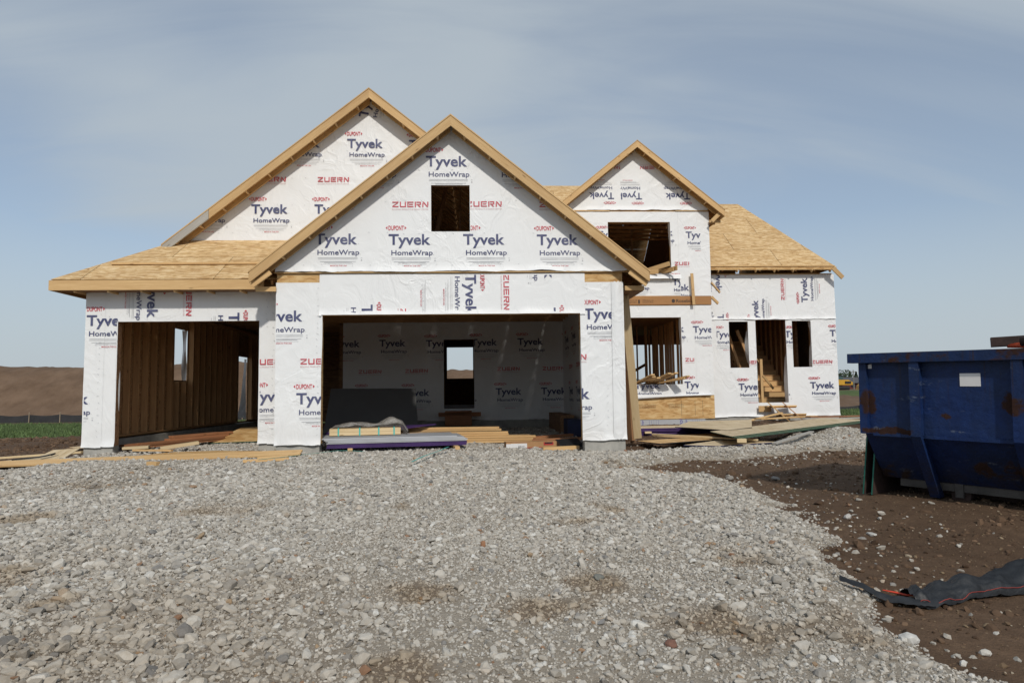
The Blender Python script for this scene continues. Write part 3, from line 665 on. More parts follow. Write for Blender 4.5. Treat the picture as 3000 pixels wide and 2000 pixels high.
PRINTS = [
('E','T',-4.89,5.24,0,None), ('E','T',-3.52,5.24,0,None), ('E','T',-2.81,6.73,0,None), ('E','T',-4.20,6.73,0,None),
('E','T',-6.28,5.24,0,None), ('E','T',-1.44,6.71,0,None), ('E','T',-2.36,7.41,79,None), ('E','Z',-3.45,5.95,0,None),
('E','Z',-4.83,5.95,0,None), ('A','T',-3.00,4.07,0,None), ('A','T',-1.62,4.06,0,None), ('A','T',-0.21,4.06,0,None),
('A','T',1.20,4.05,0,None), ('A','T',-0.91,5.58,0,None), ('A','T',0.49,5.57,0,None), ('A','T',-2.31,5.57,0,None),
('A','Z',-1.55,4.78,0,None), ('A','Z',-0.15,4.79,0,None), ('A','Z',1.26,4.78,0,None), ('A','Z',-2.95,4.78,0,None),
('A','T',-0.17,3.50,-90,(None,None,None,3.48)), ('A','Z',0.55,3.49,-90,(None,None,None,3.47)), ('A','T',-2.12,2.92,-90,(None,None,None,3.48)), ('A','Z',-1.40,2.84,-90,(None,None,None,3.48)),
('A','T',1.34,2.84,-90,(None,None,None,3.47)), ('A','T',1.34,4.19,-90,(None,None,None,3.47)), ('A','T',-0.60,3.48,-90,(None,-0.92,None,3.48)), ('A','T',-4.01,2.62,0,(None,-2.86,None,3.34)),
('A','Z',-3.25,1.81,0,(None,-2.86,None,3.33)), ('A','T',-3.32,1.08,0,(None,-2.85,None,3.33)), ('A','T',2.08,2.62,0,(2.08,2.64,None,3.31)), ('A','T',1.37,1.10,0,(1.98,None,None,3.31)),
('A','Z',1.43,1.84,0,(2.0,None,None,3.31)), ('B','T',-7.46,2.63,0,(None,-6.88,None,None)), ('B','T',-8.17,1.13,0,None), ('B','T',-6.33,3.56,-90,(None,None,None,3.29)),
('B','Z',-5.60,3.49,-90,(None,None,None,3.28)), ('B','T',-4.78,2.86,-90,None), ('B','Z',-4.32,1.84,0,(-4.18,-3.89,None,None)), ('B','T',-4.35,1.13,0,(-4.17,-3.88,None,None)),
('C','T',-2.91,2.69,0,None), ('C','T',-4.29,2.68,0,None), ('C','T',-1.50,2.67,0,None), ('C','T',-0.12,2.69,0,None),
('C','T',1.30,2.70,0,None), ('C','T',2.73,2.70,0,None), ('C','Z',-3.53,1.87,0,None), ('C','Z',-2.13,1.88,0,None),
('C','Z',0.67,1.91,0,None), ('C','Z',2.06,1.91,0,None), ('C','T',-2.19,1.18,0,None), ('C','T',-3.59,1.19,0,None),
('C','T',0.61,1.18,0,None), ('C','T',2.00,1.18,0,None), ('C','T',-0.81,1.19,0,None), ('C','T',4.41,7.46,180,(None,4.59,None,None)),
('C','T',5.30,7.45,180,(4.62,None,None,None)), ('C','T',6.84,7.45,180,None), ('C','Z',5.95,8.33,180,None), ('C','Z',5.13,8.33,180,(None,4.62,None,None)),
('C','T',3.85,6.04,0,None), ('C','T',5.46,6.10,0,None), ('C','T',6.66,6.02,0,(None,7.13,None,None)), ('C','Z',6.28,5.15,0,(None,6.75,None,None)),
('C','T',6.18,4.53,0,(None,6.44,4.17,None)), ('C','T',5.93,4.35,0,(6.45,6.79,4.17,None)), ('C','T',4.62,4.59,0,(None,None,4.18,None)), ('C','T',5.72,3.06,0,None),
('C','T',6.79,3.03,0,(None,7.37,None,None)), ('C','Z',6.52,2.13,0,(None,6.81,None,None)), ('C','T',6.47,1.31,0,(None,6.91,1.09,None)), ('C','T',4.91,1.31,0,(None,None,1.11,None)),
('D','T',7.62,2.91,0,(7.72,None,None,None)), ('D','T',8.37,1.23,0,None), ('D','T',9.20,1.23,0,None), ('D','T',10.71,1.25,0,None),
('D','Z',10.79,2.04,0,None), ('D','Z',8.52,2.05,0,None), ('D','T',9.95,2.90,0,None), ('D','T',11.44,2.92,0,None),
('D','T',10.75,4.02,90,None), ('D','Z',9.99,4.10,90,None), ('D','T',9.11,3.31,90,(None,None,3.47,None)), ('D','T',7.75,5.19,-90,None),
('D','T',7.77,3.65,-90,(None,None,3.46,None))]

for pl_, k_, u_, v_, r_, c_ in PRINTS:
    if pl_ == 'A':
        key = 'Ag' if (v_ > 3.6 and r_ == 0) else 'Ah' if r_ == -90 else 'Al' if u_ < 0 else 'Ar'
    elif pl_ == 'C':
        key = 'G' if u_ < 2.84 and v_ < 4 else 'Cg' if v_ > 6.9 else 'C2' if v_ > 4.1 else 'C1'
    else: key = pl_
    w_, plane_, poly_, holes_, seed_, off_ = WALLS[key]
    print_on(w_, plane_, k_, u_, v_, r_, c_, poly_, holes_, seed_, off_)

# ---- inner wrapped side wall of the wide garage
PR = Plane((2.70, 0, 0), (0, -1, 0), (-1, 0, 0)); pr = rect(-20.85, -13.1, 0.42, 3.5)
wR = wall('garage_side_wall', PR, pr, [], 0.12, OSBD, [(pr, 0, 0.42)], 8.0)
for k_, u_, v_ in (('T', -20.3, 2.68), ('T', -18.9, 2.68), ('T', -17.5, 2.68), ('T', -19.6, 1.18), ('T', -18.2, 1.18), ('T', -16.8, 1.18), ('Z', -19.5, 1.9), ('Z', -18.1, 1.9)):
    print_on(wR, PR, k_, u_, v_, 0, None, pr, [], 8.0, 0.012)
for i in range(3):
    board('stud', (2.66, 13.2+0.45*i, 0.42), (2.66, 13.2+0.45*i, 3.5), 0.09, 0.04, STUD, wR, (1, 0, 0))

# ---- studded left wall
LW = Plane((-7.47, 0, 0), (0, 1, 0), (1, 0, 0)); lh = [(17.10, 18.17, 1.66, 2.95), (21.65, 22.85, 0.45, 2.5)]
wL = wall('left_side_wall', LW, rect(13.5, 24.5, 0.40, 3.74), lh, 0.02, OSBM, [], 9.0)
y = 13.72
while y < 24.4:
    segs = [(0.48, 3.24)]
    for h in lh:
        if h[0]-0.02 < y < h[1]+0.02: segs = [(0.48, h[2]-0.04)]
    for a, b_ in segs:
        if b_ > a+0.1: board('stud', (-7.40, y, a), (-7.40, y, b_), 0.13, 0.04, STUD, wL, (1, 0, 0))
    y += 0.203 if y < 14.0 else 0.406
for yy in (17.05, 18.22, 21.6, 22.9):
    board('stud', (-7.40, yy, 0.48), (-7.40, yy, 3.24), 0.13, 0.04, STUD, wL, (1, 0, 0))
board('bottom_plate', (-7.40, 13.65, 0.46), (-7.40, 21.6, 0.46), 0.13, 0.04, STUD, wL, (1, 0, 0))
board('top_plate', (-7.40, 13.65, 3.27), (-7.40, 24.4, 3.27), 0.13, 0.08, STUD, wL, (1, 0, 0))
def sheet_strip(name, pts_fn, nu, nv, mat, parent):
    V = []; F = []
    for i in range(nu+1):
        for j in range(nv+1): V.append(pts_fn(i/nu, j/nv))
    for i in range(nu):
        for j in range(nv):
            a = i*(nv+1)+j; F.append((a, a+1, a+nv+2, a+nv+1))
    return mesh_obj(name, V, F, mat, parent, smooth=True)
# loose sheeting hanging in the side window and side door
sheet_strip('wrap_flap', lambda s, t: Vector((-7.50-0.09*s-0.02*t*math.sin(9*s), 18.15-0.03*s+0.04*math.sin(7*t+3*s), 1.66+(1.3)*t)), 8, 16, WRAP, wL)
sheet_strip('wrap_flap', lambda s, t: Vector((-7.50-(0.07+0.12*(1-t)**2)*s, 22.80-0.25*s*(1-t)**2+0.03*math.sin(8*t), 0.55+1.9*t)), 8, 16, WRAP, wL)

# ---- remaining shell
def shell(name, x0, x1, y0, y1, z0, z1, mat): return box(name, x0, x1, y0, y1, z0, z1, mat, HOUSE)
PBk = FY(29.5); bh = [(-1.22, -0.10, 1.88, 3.22), (6.75, 9.0, 1.45, 3.25)]
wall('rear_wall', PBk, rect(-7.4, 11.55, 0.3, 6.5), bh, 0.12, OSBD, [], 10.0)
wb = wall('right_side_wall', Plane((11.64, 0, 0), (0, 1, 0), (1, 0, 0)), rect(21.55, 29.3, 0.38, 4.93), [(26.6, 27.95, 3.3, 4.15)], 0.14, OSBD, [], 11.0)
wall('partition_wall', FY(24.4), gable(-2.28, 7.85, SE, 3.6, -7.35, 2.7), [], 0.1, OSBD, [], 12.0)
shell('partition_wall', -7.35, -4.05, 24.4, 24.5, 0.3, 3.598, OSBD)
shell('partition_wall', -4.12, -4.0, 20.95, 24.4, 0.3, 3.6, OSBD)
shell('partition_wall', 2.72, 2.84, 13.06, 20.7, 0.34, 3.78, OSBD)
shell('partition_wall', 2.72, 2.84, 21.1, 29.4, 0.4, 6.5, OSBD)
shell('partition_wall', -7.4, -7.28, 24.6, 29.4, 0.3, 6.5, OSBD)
shell('partition_wall', 7.42, 7.54, 21.6, 29.4, 3.95, 6.9, OSBD)
shell('floor_deck', 2.9, 11.5, 21.56, 29.35, 0.50, 0.76, OSBD)
shell('floor_deck', -3.9, 2.7, 21.1, 29.35, 0.50, 0.76, OSBD)
shell('floor_deck', 2.9, 7.38, 21.1, 29.35, 3.62, 3.92, OSBD)
shell('floor_deck', 7.40, 8.3, 22.6, 29.35, 3.62, 3.92, OSBD)
shell('floor_deck', -7.2, 2.7, 21.1, 29.35, 3.62, 3.92, OSBD)
# partitions of studs seen through the entry window
wp = board('partition_plate', (6.75, 21.5, 0.80), (6.75, 26.8, 0.80), 0.09, 0.04, STUD, HOUSE, (1, 0, 0))
yy = 21.6
while yy < 26.6:
    board('stud', (6.75, yy, 0.82), (6.75, yy, 3.6), 0.075, 0.04, STUD, wp, (1, 0, 0)); yy += random.choice((0.3, 0.406, 0.406, 0.55))
for x in (5.3, 5.9, 6.2, 6.25):
    board('stud', (x, 24.6, 0.78), (x, 24.6, 3.6), 0.09, 0.04, STUD, wp, (0, 1, 0))
board('brace', (6.5, 29.2, 1.9), (7.4, 29.2, 2.4), 0.12, 0.04, STUD, wp, (0, 0, 1))
# attic posts behind the small gable window
board('attic_post', (-0.30, 14.4, 3.4), (-0.30, 14.4, 6.1), 0.05, 0.04, OSBD, HOUSE, (1, 0, 0))
board('attic_post', (-1.0, 14.5, 3.7), (-0.55, 14.5, 5.9), 0.09, 0.04, OSBD, HOUSE, (1, 0, 0))
for x in (4.75, 5.55): board('attic_post', (x, 23.5, 3.95), (x, 23.5, 7.4), 0.06, 0.04, OSBD, HOUSE, (1, 0, 0))

# ---- foundation
def fnd(x0, x1, y0, y1, z1, mat=CONC): return box('foundation', x0, x1, y0, y1, -0.4, z1, mat, HOUSE)
fnd(-3.69, -2.90, YA+0.02, YA+0.24, 0.338); fnd(2.05, 2.83, YA+0.02, YA+0.24, 0.338)
fnd(-7.46, -6.92, YB+0.02, YB+0.24, 0.328); fnd(-4.19, -3.70, YB+0.02, YB+0.24, 0.328)
fnd(-7.52, -7.28, YB+0.25, 24.6, 0.40); fnd(2.66, 2.86, YA+0.26, 20.8, 0.36)
fnd(7.41, 11.63, YD+0.02, YD+0.25, 0.378); fnd(-4.0, 2.6, YC+0.02, YC+0.25, 0.415)
fc = fnd(2.87, 7.38, YC+0.06, YC+0.3, 0.355); fo = box('foam_panel', 3.3, 7.1, YC+0.02, YC+0.058, -0.3, 0.350, FOAM, fc)
def flat_text(s, w, h, pl, u, v, rot, mat, parent, off, name='printed_text', offset=0.01):
    pts, fs, _ = text2d(s, w, h, 0, 0, offset); c, sn = math.cos(R(rot)), math.sin(R(rot))
    return mesh_obj(name, [pl.P(u+c*x-sn*y_, v+sn*x+c*y_, off) for x, y_ in pts], fs, mat, parent)
for u in (5.02, 6.38):
    flat_text('Styrofoam', 0.85, 0.13, FY(YC+0.02), u, -0.12, 90, LILAC, fc, 0.003)
    flat_text('Square Edge Insulation', 0.8, 0.05, FY(YC+0.02), u+0.13, -0.1, 90, LILAC, fc, 0.003)
    for k in range(5):
        box('printed_line', u+0.32+0.07*k, u+0.325+0.07*k, YC+0.0165, YC+0.0185, 0.0, 0.33, LILAC, fc)

# ---- roof planes: sheets on a plane, rafters below
def cutpoly(P, a, b_):
    out = []; n = len(P); nx_, ny_ = b_[1]-a[1], -(b_[0]-a[0])
    for i in range(n):
        p, q_ = P[i], P[(i+1) % n]; dp = (p[0]-a[0])*nx_+(p[1]-a[1])*ny_; dq = (q_[0]-a[0])*nx_+(q_[1]-a[1])*ny_
        if dp <= 1e-9: out.append(p)
        if (dp < -1e-9 and dq > 1e-9) or (dp > 1e-9 and dq < -1e-9):
            t = dp/(dp-dq); out.append((p[0]+t*(q_[0]-p[0]), p[1]+t*(q_[1]-p[1])))
    return out
def roof_plane(frame_part, O, eu, ev, poly, mat=OSB, su=2.44, sv=1.22, v_start=0.0, shift=0.0, th=0.013):
    """poly: convex, counter-clockwise in (u,v); sheets lie with their top at the plane"""
    eu = Vector(eu).normalized(); ev = Vector(ev).normalized(); n = eu.cross(ev).normalized()
    if n.z < 0: n = -n
    mw0 = Matrix((eu, ev, n)).transposed().to_4x4()
    if mw0.determinant() < 0: mw0 = Matrix((eu, ev, n)).transposed().to_4x4()
    u0 = min(p[0] for p in poly); u1 = max(p[0] for p in poly); v1 = max(p[1] for p in poly)
    v = v_start; row = 0
    while v < v1-1e-6:
        u = u0-(su*0.5 if row % 2 else 0)-shift
        while u < u1:
            g = 0.006; P = rect(u+g, u+su-g, v+g, v+sv-g)
            for i in range(len(poly)):
                P = cutpoly(P, poly[i], poly[(i+1) % len(poly)])
                if len(P) < 3: break
            if len(P) >= 3:
                ar = abs(sum(P[i][0]*P[(i+1) % len(P)][1]-P[(i+1) % len(P)][0]*P[i][1] for i in range(len(P))))/2
                if ar > 0.004:
                    cx_ = sum(p[0] for p in P)/len(P); cy_ = sum(p[1] for p in P)/len(P); k = len(P)
                    dz = random.uniform(-0.0015, 0.0015)
                    vs = [(p[0]-cx_, p[1]-cy_, -th+dz) for p in P]+[(p[0]-cx_, p[1]-cy_, dz) for p in P]
                    fs = [tuple(range(k))[::-1], tuple(range(k, 2*k))]+[(i, (i+1) % k, (i+1) % k+k, i+k) for i in range(k)]
                    mw = mw0.copy(); mw.translation = Vector(O)+eu*cx_+ev*cy_
                    mesh_obj('roof_sheet', vs, fs, mat, frame_part, mw)
            u += su
        v += sv; row += 1
def rafters(name, lines_, w=0.09, t=0.04, mat=STUD):
    V = []; F = []
    for a, b_ in lines_:
        a = Vector(a); b_ = Vector(b_); X = (b_-a).normalized(); Z = X.cross(Vector((0, 0, 1))); Z = Z.normalized() if Z.length > 1e-5 else Vector((1, 0, 0)); Y = Z.cross(X)
        k = len(V)
        for p in (a, b_):
            for sy, sz in ((-1, -1), (1, -1), (1, 1), (-1, 1)): V.append(p+Y*sy*w/2+Z*sz*t/2)
        F += [(k+3, k+2, k+1, k), (k+4, k+5, k+6, k+7)]+[(k+i, k+(i+1) % 4, k+4+(i+1) % 4, k+4+i) for i in range(4)]
    return mesh_obj(name, V, F, mat, HOUSE)
def slope_vec(sx, sl): return Vector((sx, 0, sl)).normalized()
def rake_gable(part, cx, zp, sl, xl, xr, y, ywall, bw=0.15, lookouts=0.61, mat=PINE, greyend=False, skip_l=False):
    """sloping boards on the front of a gable, lookout blocks behind, thin edge strips on top"""
    for s, xe in ((-1, xl), (1, xr)):
        L = abs(xe-cx); c = 1/math.sqrt(1+sl*sl); d = Vector((s*c, 0, -sl*c)); nrm = Vector((s*sl*c, 0, c))
        top = Vector((cx, y, zp)); end = top+d*(L/c)
        # board built as a plumb-cut prism
        t = 0.04; hz = bw/c
        def prism(nm, y0, y1, drop0, drop1, x_a, x_b, m_):
            V = []
            for yy_ in (y0, y1):
                for xx, dz in ((x_a, drop0), (x_b, drop0), (x_b, drop1), (x_a, drop1)):
                    V.append((xx, yy_, zp-sl*abs(xx-cx)-dz))
            F = [(0, 1, 2, 3), (7, 6, 5, 4)]+[(i+4, (i+1) % 4+4, (i+1) % 4, i) for i in range(4)]
            ctr = Vector(V[0])+0.5*(Vector(V[1])-Vector(V[0])); mw = frame(V[0], V[1], (0, 0, 1)); mw.translation = ctr; inv = mw.inverted()
            return mesh_obj(nm, [inv@Vector(p) for p in V], F, m_, part, mw)
        L0 = cx
        if greyend and s < 0:
            xm = xe+0.95
            prism('rake_board', y, y+t, 0.035, 0.035+hz, L0, xm+0.006, mat); prism('rake_board', y-0.003, y+t, 0.036, 0.035+hz, xm, xe, GREYW)
        else:
            prism('rake_board', y, y+t, 0.035, 0.035+hz, L0, xe, mat)
        prism('edge_strip', y-0.012, y+0.06, 0.004, 0.032, L0, xe+0.02*s, mat)
        prism('inner_rake_board', ywall-0.085, ywall-0.045, 0.045, 0.045+hz*0.95, L0+0.02*s, xe-0.02*s, PINE)
        k = lookouts*0.75
        while k < L/c-0.15:
            p = top+d*k-nrm*(0.036+bw*0.62)
            o = board('lookout', (p.x, y+t+0.002, p.z), (p.x, ywall-0.09, p.z), 0.085, 0.038, mat, part, nrm)
            k += lookouts
def trusses(cx, zp, sl, x0, x1, y0, y1, zb, st=0.61):
    L = []; y = y0
    while y < y1:
        za = zp-sl*abs(x0-cx); zc = zp-sl*abs(x1-cx)
        L += [((x0, y, za), (cx, y, zp)), ((cx, y, zp), (x1, y, zc)), ((x0+0.3, y, zb), (x1-0.3, y, zb))]
        y += st
    return L
# projecting garage gable
zA, xA = 6.48, -0.42; xAl, xAr = -4.10, 3.28
fA = rafters('roof_frame', trusses(xA, zA-0.09, SL, xAl+0.05, xAr-0.05, 13.2, 15.0, 3.62))
rake_gable(fA, xA, zA, SL, xAl, xAr, 12.53, YA-0.03)
c_ = 1/math.sqrt(1+SL*SL)
def gable_roof(part, cx, zp, sl, xl, xr, y0, y1, left=True, right=True):
    c = 1/math.sqrt(1+sl*sl)
    if right:
        L = (xr-cx)/c; O = Vector((xr, y0, zp-sl*(xr-cx))); roof_plane(part, O, (0, 1, 0), (-c, 0, sl*c), rect(0, y1-y0, 0, L))
    if left:
        L = (cx-xl)/c; O = Vector((xl, y1, zp-sl*(cx-xl))); roof_plane(part, O, (0, -1, 0), (c, 0, sl*c), rect(0, y1-y0, 0, L))
gable_roof(fA, xA, zA, SL, xAl-0.02, xAr+0.02, 12.54, 15.04)
# boxed returns at the two feet of that gable
for s, xe in ((-1, xAl), (1, xAr)):
    ze = zA-SL*abs(xe-xA)
    board('fascia_board', (xe, 12.572, ze-0.115), (xe, 15.0, ze-0.115), 0.16, 0.04, PINE, fA, (0, 0, 1))
    board('return_board', (xe-s*0.03, 12.85, ze-0.30), (xe-s*0.40, 12.85, ze-0.30), 0.09, 0.038, PINE, fA, (0, 0, 1))
    board('return_board', (xe-s*0.03, 12.62, ze-0.27), (xe-s*0.36, 12.62, ze-0.02), 0.09, 0.038, PINE, fA, (0, 0, 1))
    for yy_ in (13.2, 13.8, 14.4): board('rafter_tail', (xe-s*0.02, yy_, ze-0.24), (xe-s*0.41, yy_, ze-0.24), 0.085, 0.038, PINE, fA, (0, 0, 1))
    # solid underside of the eave
    board('soffit_sheet', (xe-s*0.2, 12.95, ze-0.335), (xe-s*0.2, 15.0, ze-0.335), 0.012, 0.36, OSBD, fA, (0, 0, 1)) if s > 0 else None
# ledge strip between gable sheeting and wall
board('ledge_strip', (-3.74, YA-0.02, 3.530), (2.99, YA-0.02, 3.530), 0.026, 0.06, PINE, wA, (0, 0, 1))
# big garage roof with its hip to the lean-to
zE, xE = 7.96, -2.28
fE = rafters('roof_frame', trusses(xE, zE-0.09, SE, -7.8, 3.2, 15.3, 24.5, 3.45))
rake_gable(fE, xE, zE, SE, -6.62, 1.0, 14.68, YE, greyend=True)
gable_roof(fE, xE, zE, SE, -7.95, 3.30, 14.69, 25.4, left=False)
slB = 0.60; eaveB = 3.46; yB0 = 13.08
def zEl(x): return zE-SE*(xE-x)
def hip_y(x): return yB0+(zEl(x)-eaveB)/slB
# left slope incl. hip: u runs towards the camera, v up slope
xl = -7.92; cE = 1/math.sqrt(1+SE*SE)
Lv = (xE-xl)/cE
def uv_left(x, y): return (30.0-y, (x-xl)/cE)
xh = -6.62
polyL = [uv_left(xl, 30.0), uv_left(xl, hip_y(xl)), uv_left(xh, hip_y(xh)), uv_left(xh, 14.69), uv_left(xE, 14.69), uv_left(xE, 30.0)]
Oe = Vector((xl, 30.0, zEl(xl)))
roof_plane(fE, Oe, (0, -1, 0), (cE, 0, SE*cE), [uv_left(xl, 30.0), uv_left(xl, hip_y(xl)), uv_left(xh, hip_y(xh)), uv_left(xh, 30.0)])
roof_plane(fE, Oe, (0, -1, 0), (cE, 0, SE*cE), [uv_left(xh, 30.0), uv_left(xh, 14.69), uv_left(xE, 14.69), uv_left(xE, 30.0)], shift=0.3)
# lean-to roof over the side garage
cB = 1/math.sqrt(1+slB*slB)
def uvB(x, y): return (x+7.95, (y-yB0)/cB)
xt = xE-(zE-(eaveB+slB*(YE-yB0)))/SE
fB = rafters('roof_frame', [((x, yB0+0.05, eaveB-0.07), (x, YE, eaveB-0.07+slB*(YE-yB0-0.05))) for x in np.arange(-6.3, -3.5, 0.61)], 0.09, 0.04)
roof_plane(fB, Vector((-7.95, yB0, eaveB)), (1, 0, 0), (0, cB, slB*cB), [uvB(xl, hip_y(xl)), uvB(-3.2, hip_y(xl)), uvB(-3.2, YE+0.0), uvB(xt, YE)], shift=1.9, v_start=0.0)
ze = eaveB-0.012
board('fascia_board', (-7.95, yB0+0.02, ze-0.10), (-4.0, yB0+0.02, ze-0.10), 0.19, 0.04, PINE, fB, (0, 0, 1))
board('fascia_board', (-7.93, yB0+0.045, ze-0.10), (-7.93, 24.4, ze-0.10), 0.19, 0.04, PINE, fB, (0, 0, 1))
board('toe_board', (-7.15, yB0+0.66, eaveB+slB*0.66+0.022), (-4.25, yB0+0.66, eaveB+slB*0.66+0.022), 0.04, 0.085, PINE, fB, (0, -slB*cB*0, 1))
board('soffit_sheet', (-7.9, yB0+0.23, ze-0.175), (-3.75, yB0+0.23, ze-0.175), 0.012, 0.36, OSBD, fB, (0, 0, 1))
for x in np.arange(-7.5, -4.0, 0.61): board('rafter_tail', (x, yB0+0.042, ze-0.175-0.03), (x, YB-0.02, ze-0.17-0.03), 0.05, 0.038, PINE, fB, (0, 0, 1))
# entry bay roof
zC, xC, sC = 9.03, 5.10, 0.815
fC = rafters('roof_frame', trusses(xC, zC-0.09, sC, 2.5, 7.7, 21.3, 25.5, 6.9))
rake_gable(fC, xC, zC, sC, 2.44, 7.78, 20.48, YC, bw=0.15)
gable_roof(fC, xC, zC, sC, 2.42, 7.80, 20.49, 26.0)
ze = zC-sC*(7.78-xC)
board('fascia_board', (7.78, 20.52, ze-0.13), (7.78, 25.5, ze-0.13), 0.22, 0.04, PINE, fC, (0, 0, 1))
board('return_board', (7.76, 20.8, ze-0.32), (7.40, 20.8, ze-0.32), 0.09, 0.038, PINE, fC, (0, 0, 1))
board('return_board', (7.74, 20.56, ze-0.05), (7.42, 20.62, ze-0.36), 0.12, 0.038, PINE, fC, (0, 0, 1))
for yy_ in (21.3, 21.9): board('rafter_tail', (7.76, yy_, ze-0.26), (7.41, yy_, ze-0.26), 0.085, 0.038, PINE, fC, (0, 0, 1))
# main roof and the hip over the stair wing
sD = 0.82; cD = 1/math.sqrt(1+sD*sD); yD0, zD0 = 21.08, 5.10
def uvD(x, y): return (x+7.0, (y-yD0)/cD)
fD = rafters('roof_frame', [((x, yD0+0.06, zD0-0.07), (x, 24.8, zD0-0.07+sD*(24.8-yD0-0.06))) for x in np.arange(7.9, 10.0, 0.61)]+[((x, yD0+0.06, zD0-0.07), (x, 22.0, zD0-0.07+sD*(22.0-yD0-0.06))) for x in np.arange(10.3, 11.4, 0.61)])
OD = Vector((-7.0, yD0, zD0)); EVD = (0, cD, sD*cD)
roof_plane(fD, OD, (1, 0, 0), EVD, [uvD(-6.0, 23.2), uvD(2.44, 23.2), uvD(5.1, 25.87), uvD(5.1, 26.25), uvD(-6.0, 26.25)], shift=0.7)
roof_plane(fD, OD, (1, 0, 0), EVD, [uvD(5.1, 25.87), uvD(7.42, 23.56), uvD(7.42, 26.25), uvD(5.1, 26.25)])
roof_plane(fD, OD, (1, 0, 0), EVD, [uvD(7.42, yD0), uvD(11.62, yD0), uvD(9.98, 24.9), uvD(7.42, 24.9)])
zr = zD0+sD*(24.9-yD0); zm = zD0+sD*(26.25-yD0)
hipd = Vector((9.98-11.62, 0, zr-zD0)).normalized()
roof_plane(fD, Vector((11.62, yD0, zD0)), (0, 1, 0), hipd, [(0, 0), (8.0, 0), (24.9-yD0+0.2, (Vector((9.98-11.62, 0, zr-zD0))).length), (24.9-yD0, (Vector((9.98-11.62, 0, zr-zD0))).length)])
roof_plane(fD, Vector((7.42, 30.6, zm-sD*(30.6-26.25))), (-1, 0, 0), (0, -cD, sD*cD), rect(0, 15, 0, (30.6-26.25)/cD))
roof_plane(fD, Vector((11.62, 30.0, zr-sD*(30.0-24.9))), (-1, 0, 0), (0, -cD, sD*cD), [(0, 0), (4.2, 0), (4.2, 5.1/cD), (1.64, 5.1/cD)])
wall('partition_wall', Plane((7.42, 0, 0), (0, 1, 0), (1, 0, 0)), [(22.0, 5.0), (29.4, 5.0), (29.4, 6.5), (26.2, 9.2), (24.5, 7.7)], [], 0.05, OSBD, [], 13.0)
board('edge_board', (7.45, yD0+0.03, zD0+0.055), (11.55, yD0+0.03, zD0+0.055), 0.03, 0.07, PINE, fD, (0, 0, 1))
board('sub_fascia_strip', (7.45, yD0+0.012, zD0-0.035), (11.60, yD0+0.012, zD0-0.035), 0.075, 0.02, OSBW, fD, (0, 0, 1))
for x in np.arange(7.75, 11.6, 0.61):
    board('rafter_tail', (x, yD0+0.03, zD0-0.12), (x, 21.45, zD0-0.12+sD*0.42), 0.09, 0.038, PINE, fD, (0, 0, 1))
board('rafter_tail', (11.45, yD0-0.05, zD0-0.02), (11.78, yD0-0.02, zD0-0.34), 0.14, 0.04, PINE, fD, (0, 0, 1))
board('top_plate', (7.45, YD+0.03, 4.945), (11.6, YD+0.03, 4.945), 0.03, 0.1, PINE, WALLS['D'][0], (0, 0, 1))

# ---- entry wall details
board('header_beam', (2.9, YC-0.022, 4.035), (7.40, YC-0.022, 4.035), 0.265, 0.045, mat_pine('laminated_beam', (0.40, 0.19, 0.065), (0.52, 0.27, 0.10), (0.32, 0.14, 0.05)), wC, (0, 0, 1))
flat_text('Roseburg', 0.62, 0.10, FY(YC-0.045), 6.28, 3.975, 0, INKB, wC, 0.003)
mesh_obj('printed_mark', [FY(YC-0.045).P(6.19+0.055*math.cos(t), 4.02+0.06*math.sin(t), 0.003) for t in np.linspace(0, 6.28, 13)[:-1]], [tuple(range(12))], INKB, wC)
for u in (4.70, 5.22):
    for k in range(2): flat_text('RIGIDLAM LVL 2.0E' if k else 'STRUCTURAL', 0.34, 0.035, FY(YC-0.045), u, 3.965+0.06*k, 0, INKB, wC, 0.003, offset=0)
box('printed_line', 5.08, 5.13, YC-0.048, YC-0.0465, 3.94, 4.06, INKB, wC)
board('beam_end_block', (7.41, YC-0.05, 4.13), (7.66, YC+0.10, 3.95), 0.09, 0.04, PINE, wC, (0, 0, 1))
board('trim_strip', (2.9, YC-0.022, 6.885), (4.25, YC-0.022, 6.885), 0.035, 0.03, PINE, wC, (0, 0, 1))
board('trim_strip', (6.35, YC-0.022, 6.885), (7.40, YC-0.022, 6.885), 0.035, 0.03, PINE, wC, (0, 0, 1))
sheet_strip('wrap_flap', lambda s, t: FY(YC).P(2.95+4.35*s, 1.125-(0.30-0.24*s-0.05*math.sin(3*s))*t, 0.02+0.09*math.sin(math.pi*min(1, t*0.75))+0.015*math.sin(13*s)), 40, 5, WRAP, wC)
sheet_strip('wrap_sill', lambda s, t: FY(YC).P(4.0+2.45*s, 4.87-0.16*t, 0.02+0.16*math.sin(math.pi*t*0.5)*(0.8+0.1*math.sin(11*s))), 24, 5, WRAP, wC)
# panel stamps on the bare sheathing
for (u0, u1) in ((4.95, 5.55), (5.62, 5.86), (5.95, 6.42)):
    for k in range(4):
        if u1-u0 > 0.3: flat_text('EXPOSURE 1 RATED SHEATHING 24/16 7/16 INCH'[k*3:k*3+26], u1-u0, 0.02, FY(YC), u0, 0.80-0.035*k, 0, INKB, wC, 0.003, offset=0)
for u in (6.78, 7.02, 6.35): box('panel_joint', u, u+0.006, YC-0.0025, YC-0.0005, 0.45, 0.92, INKB, wC)
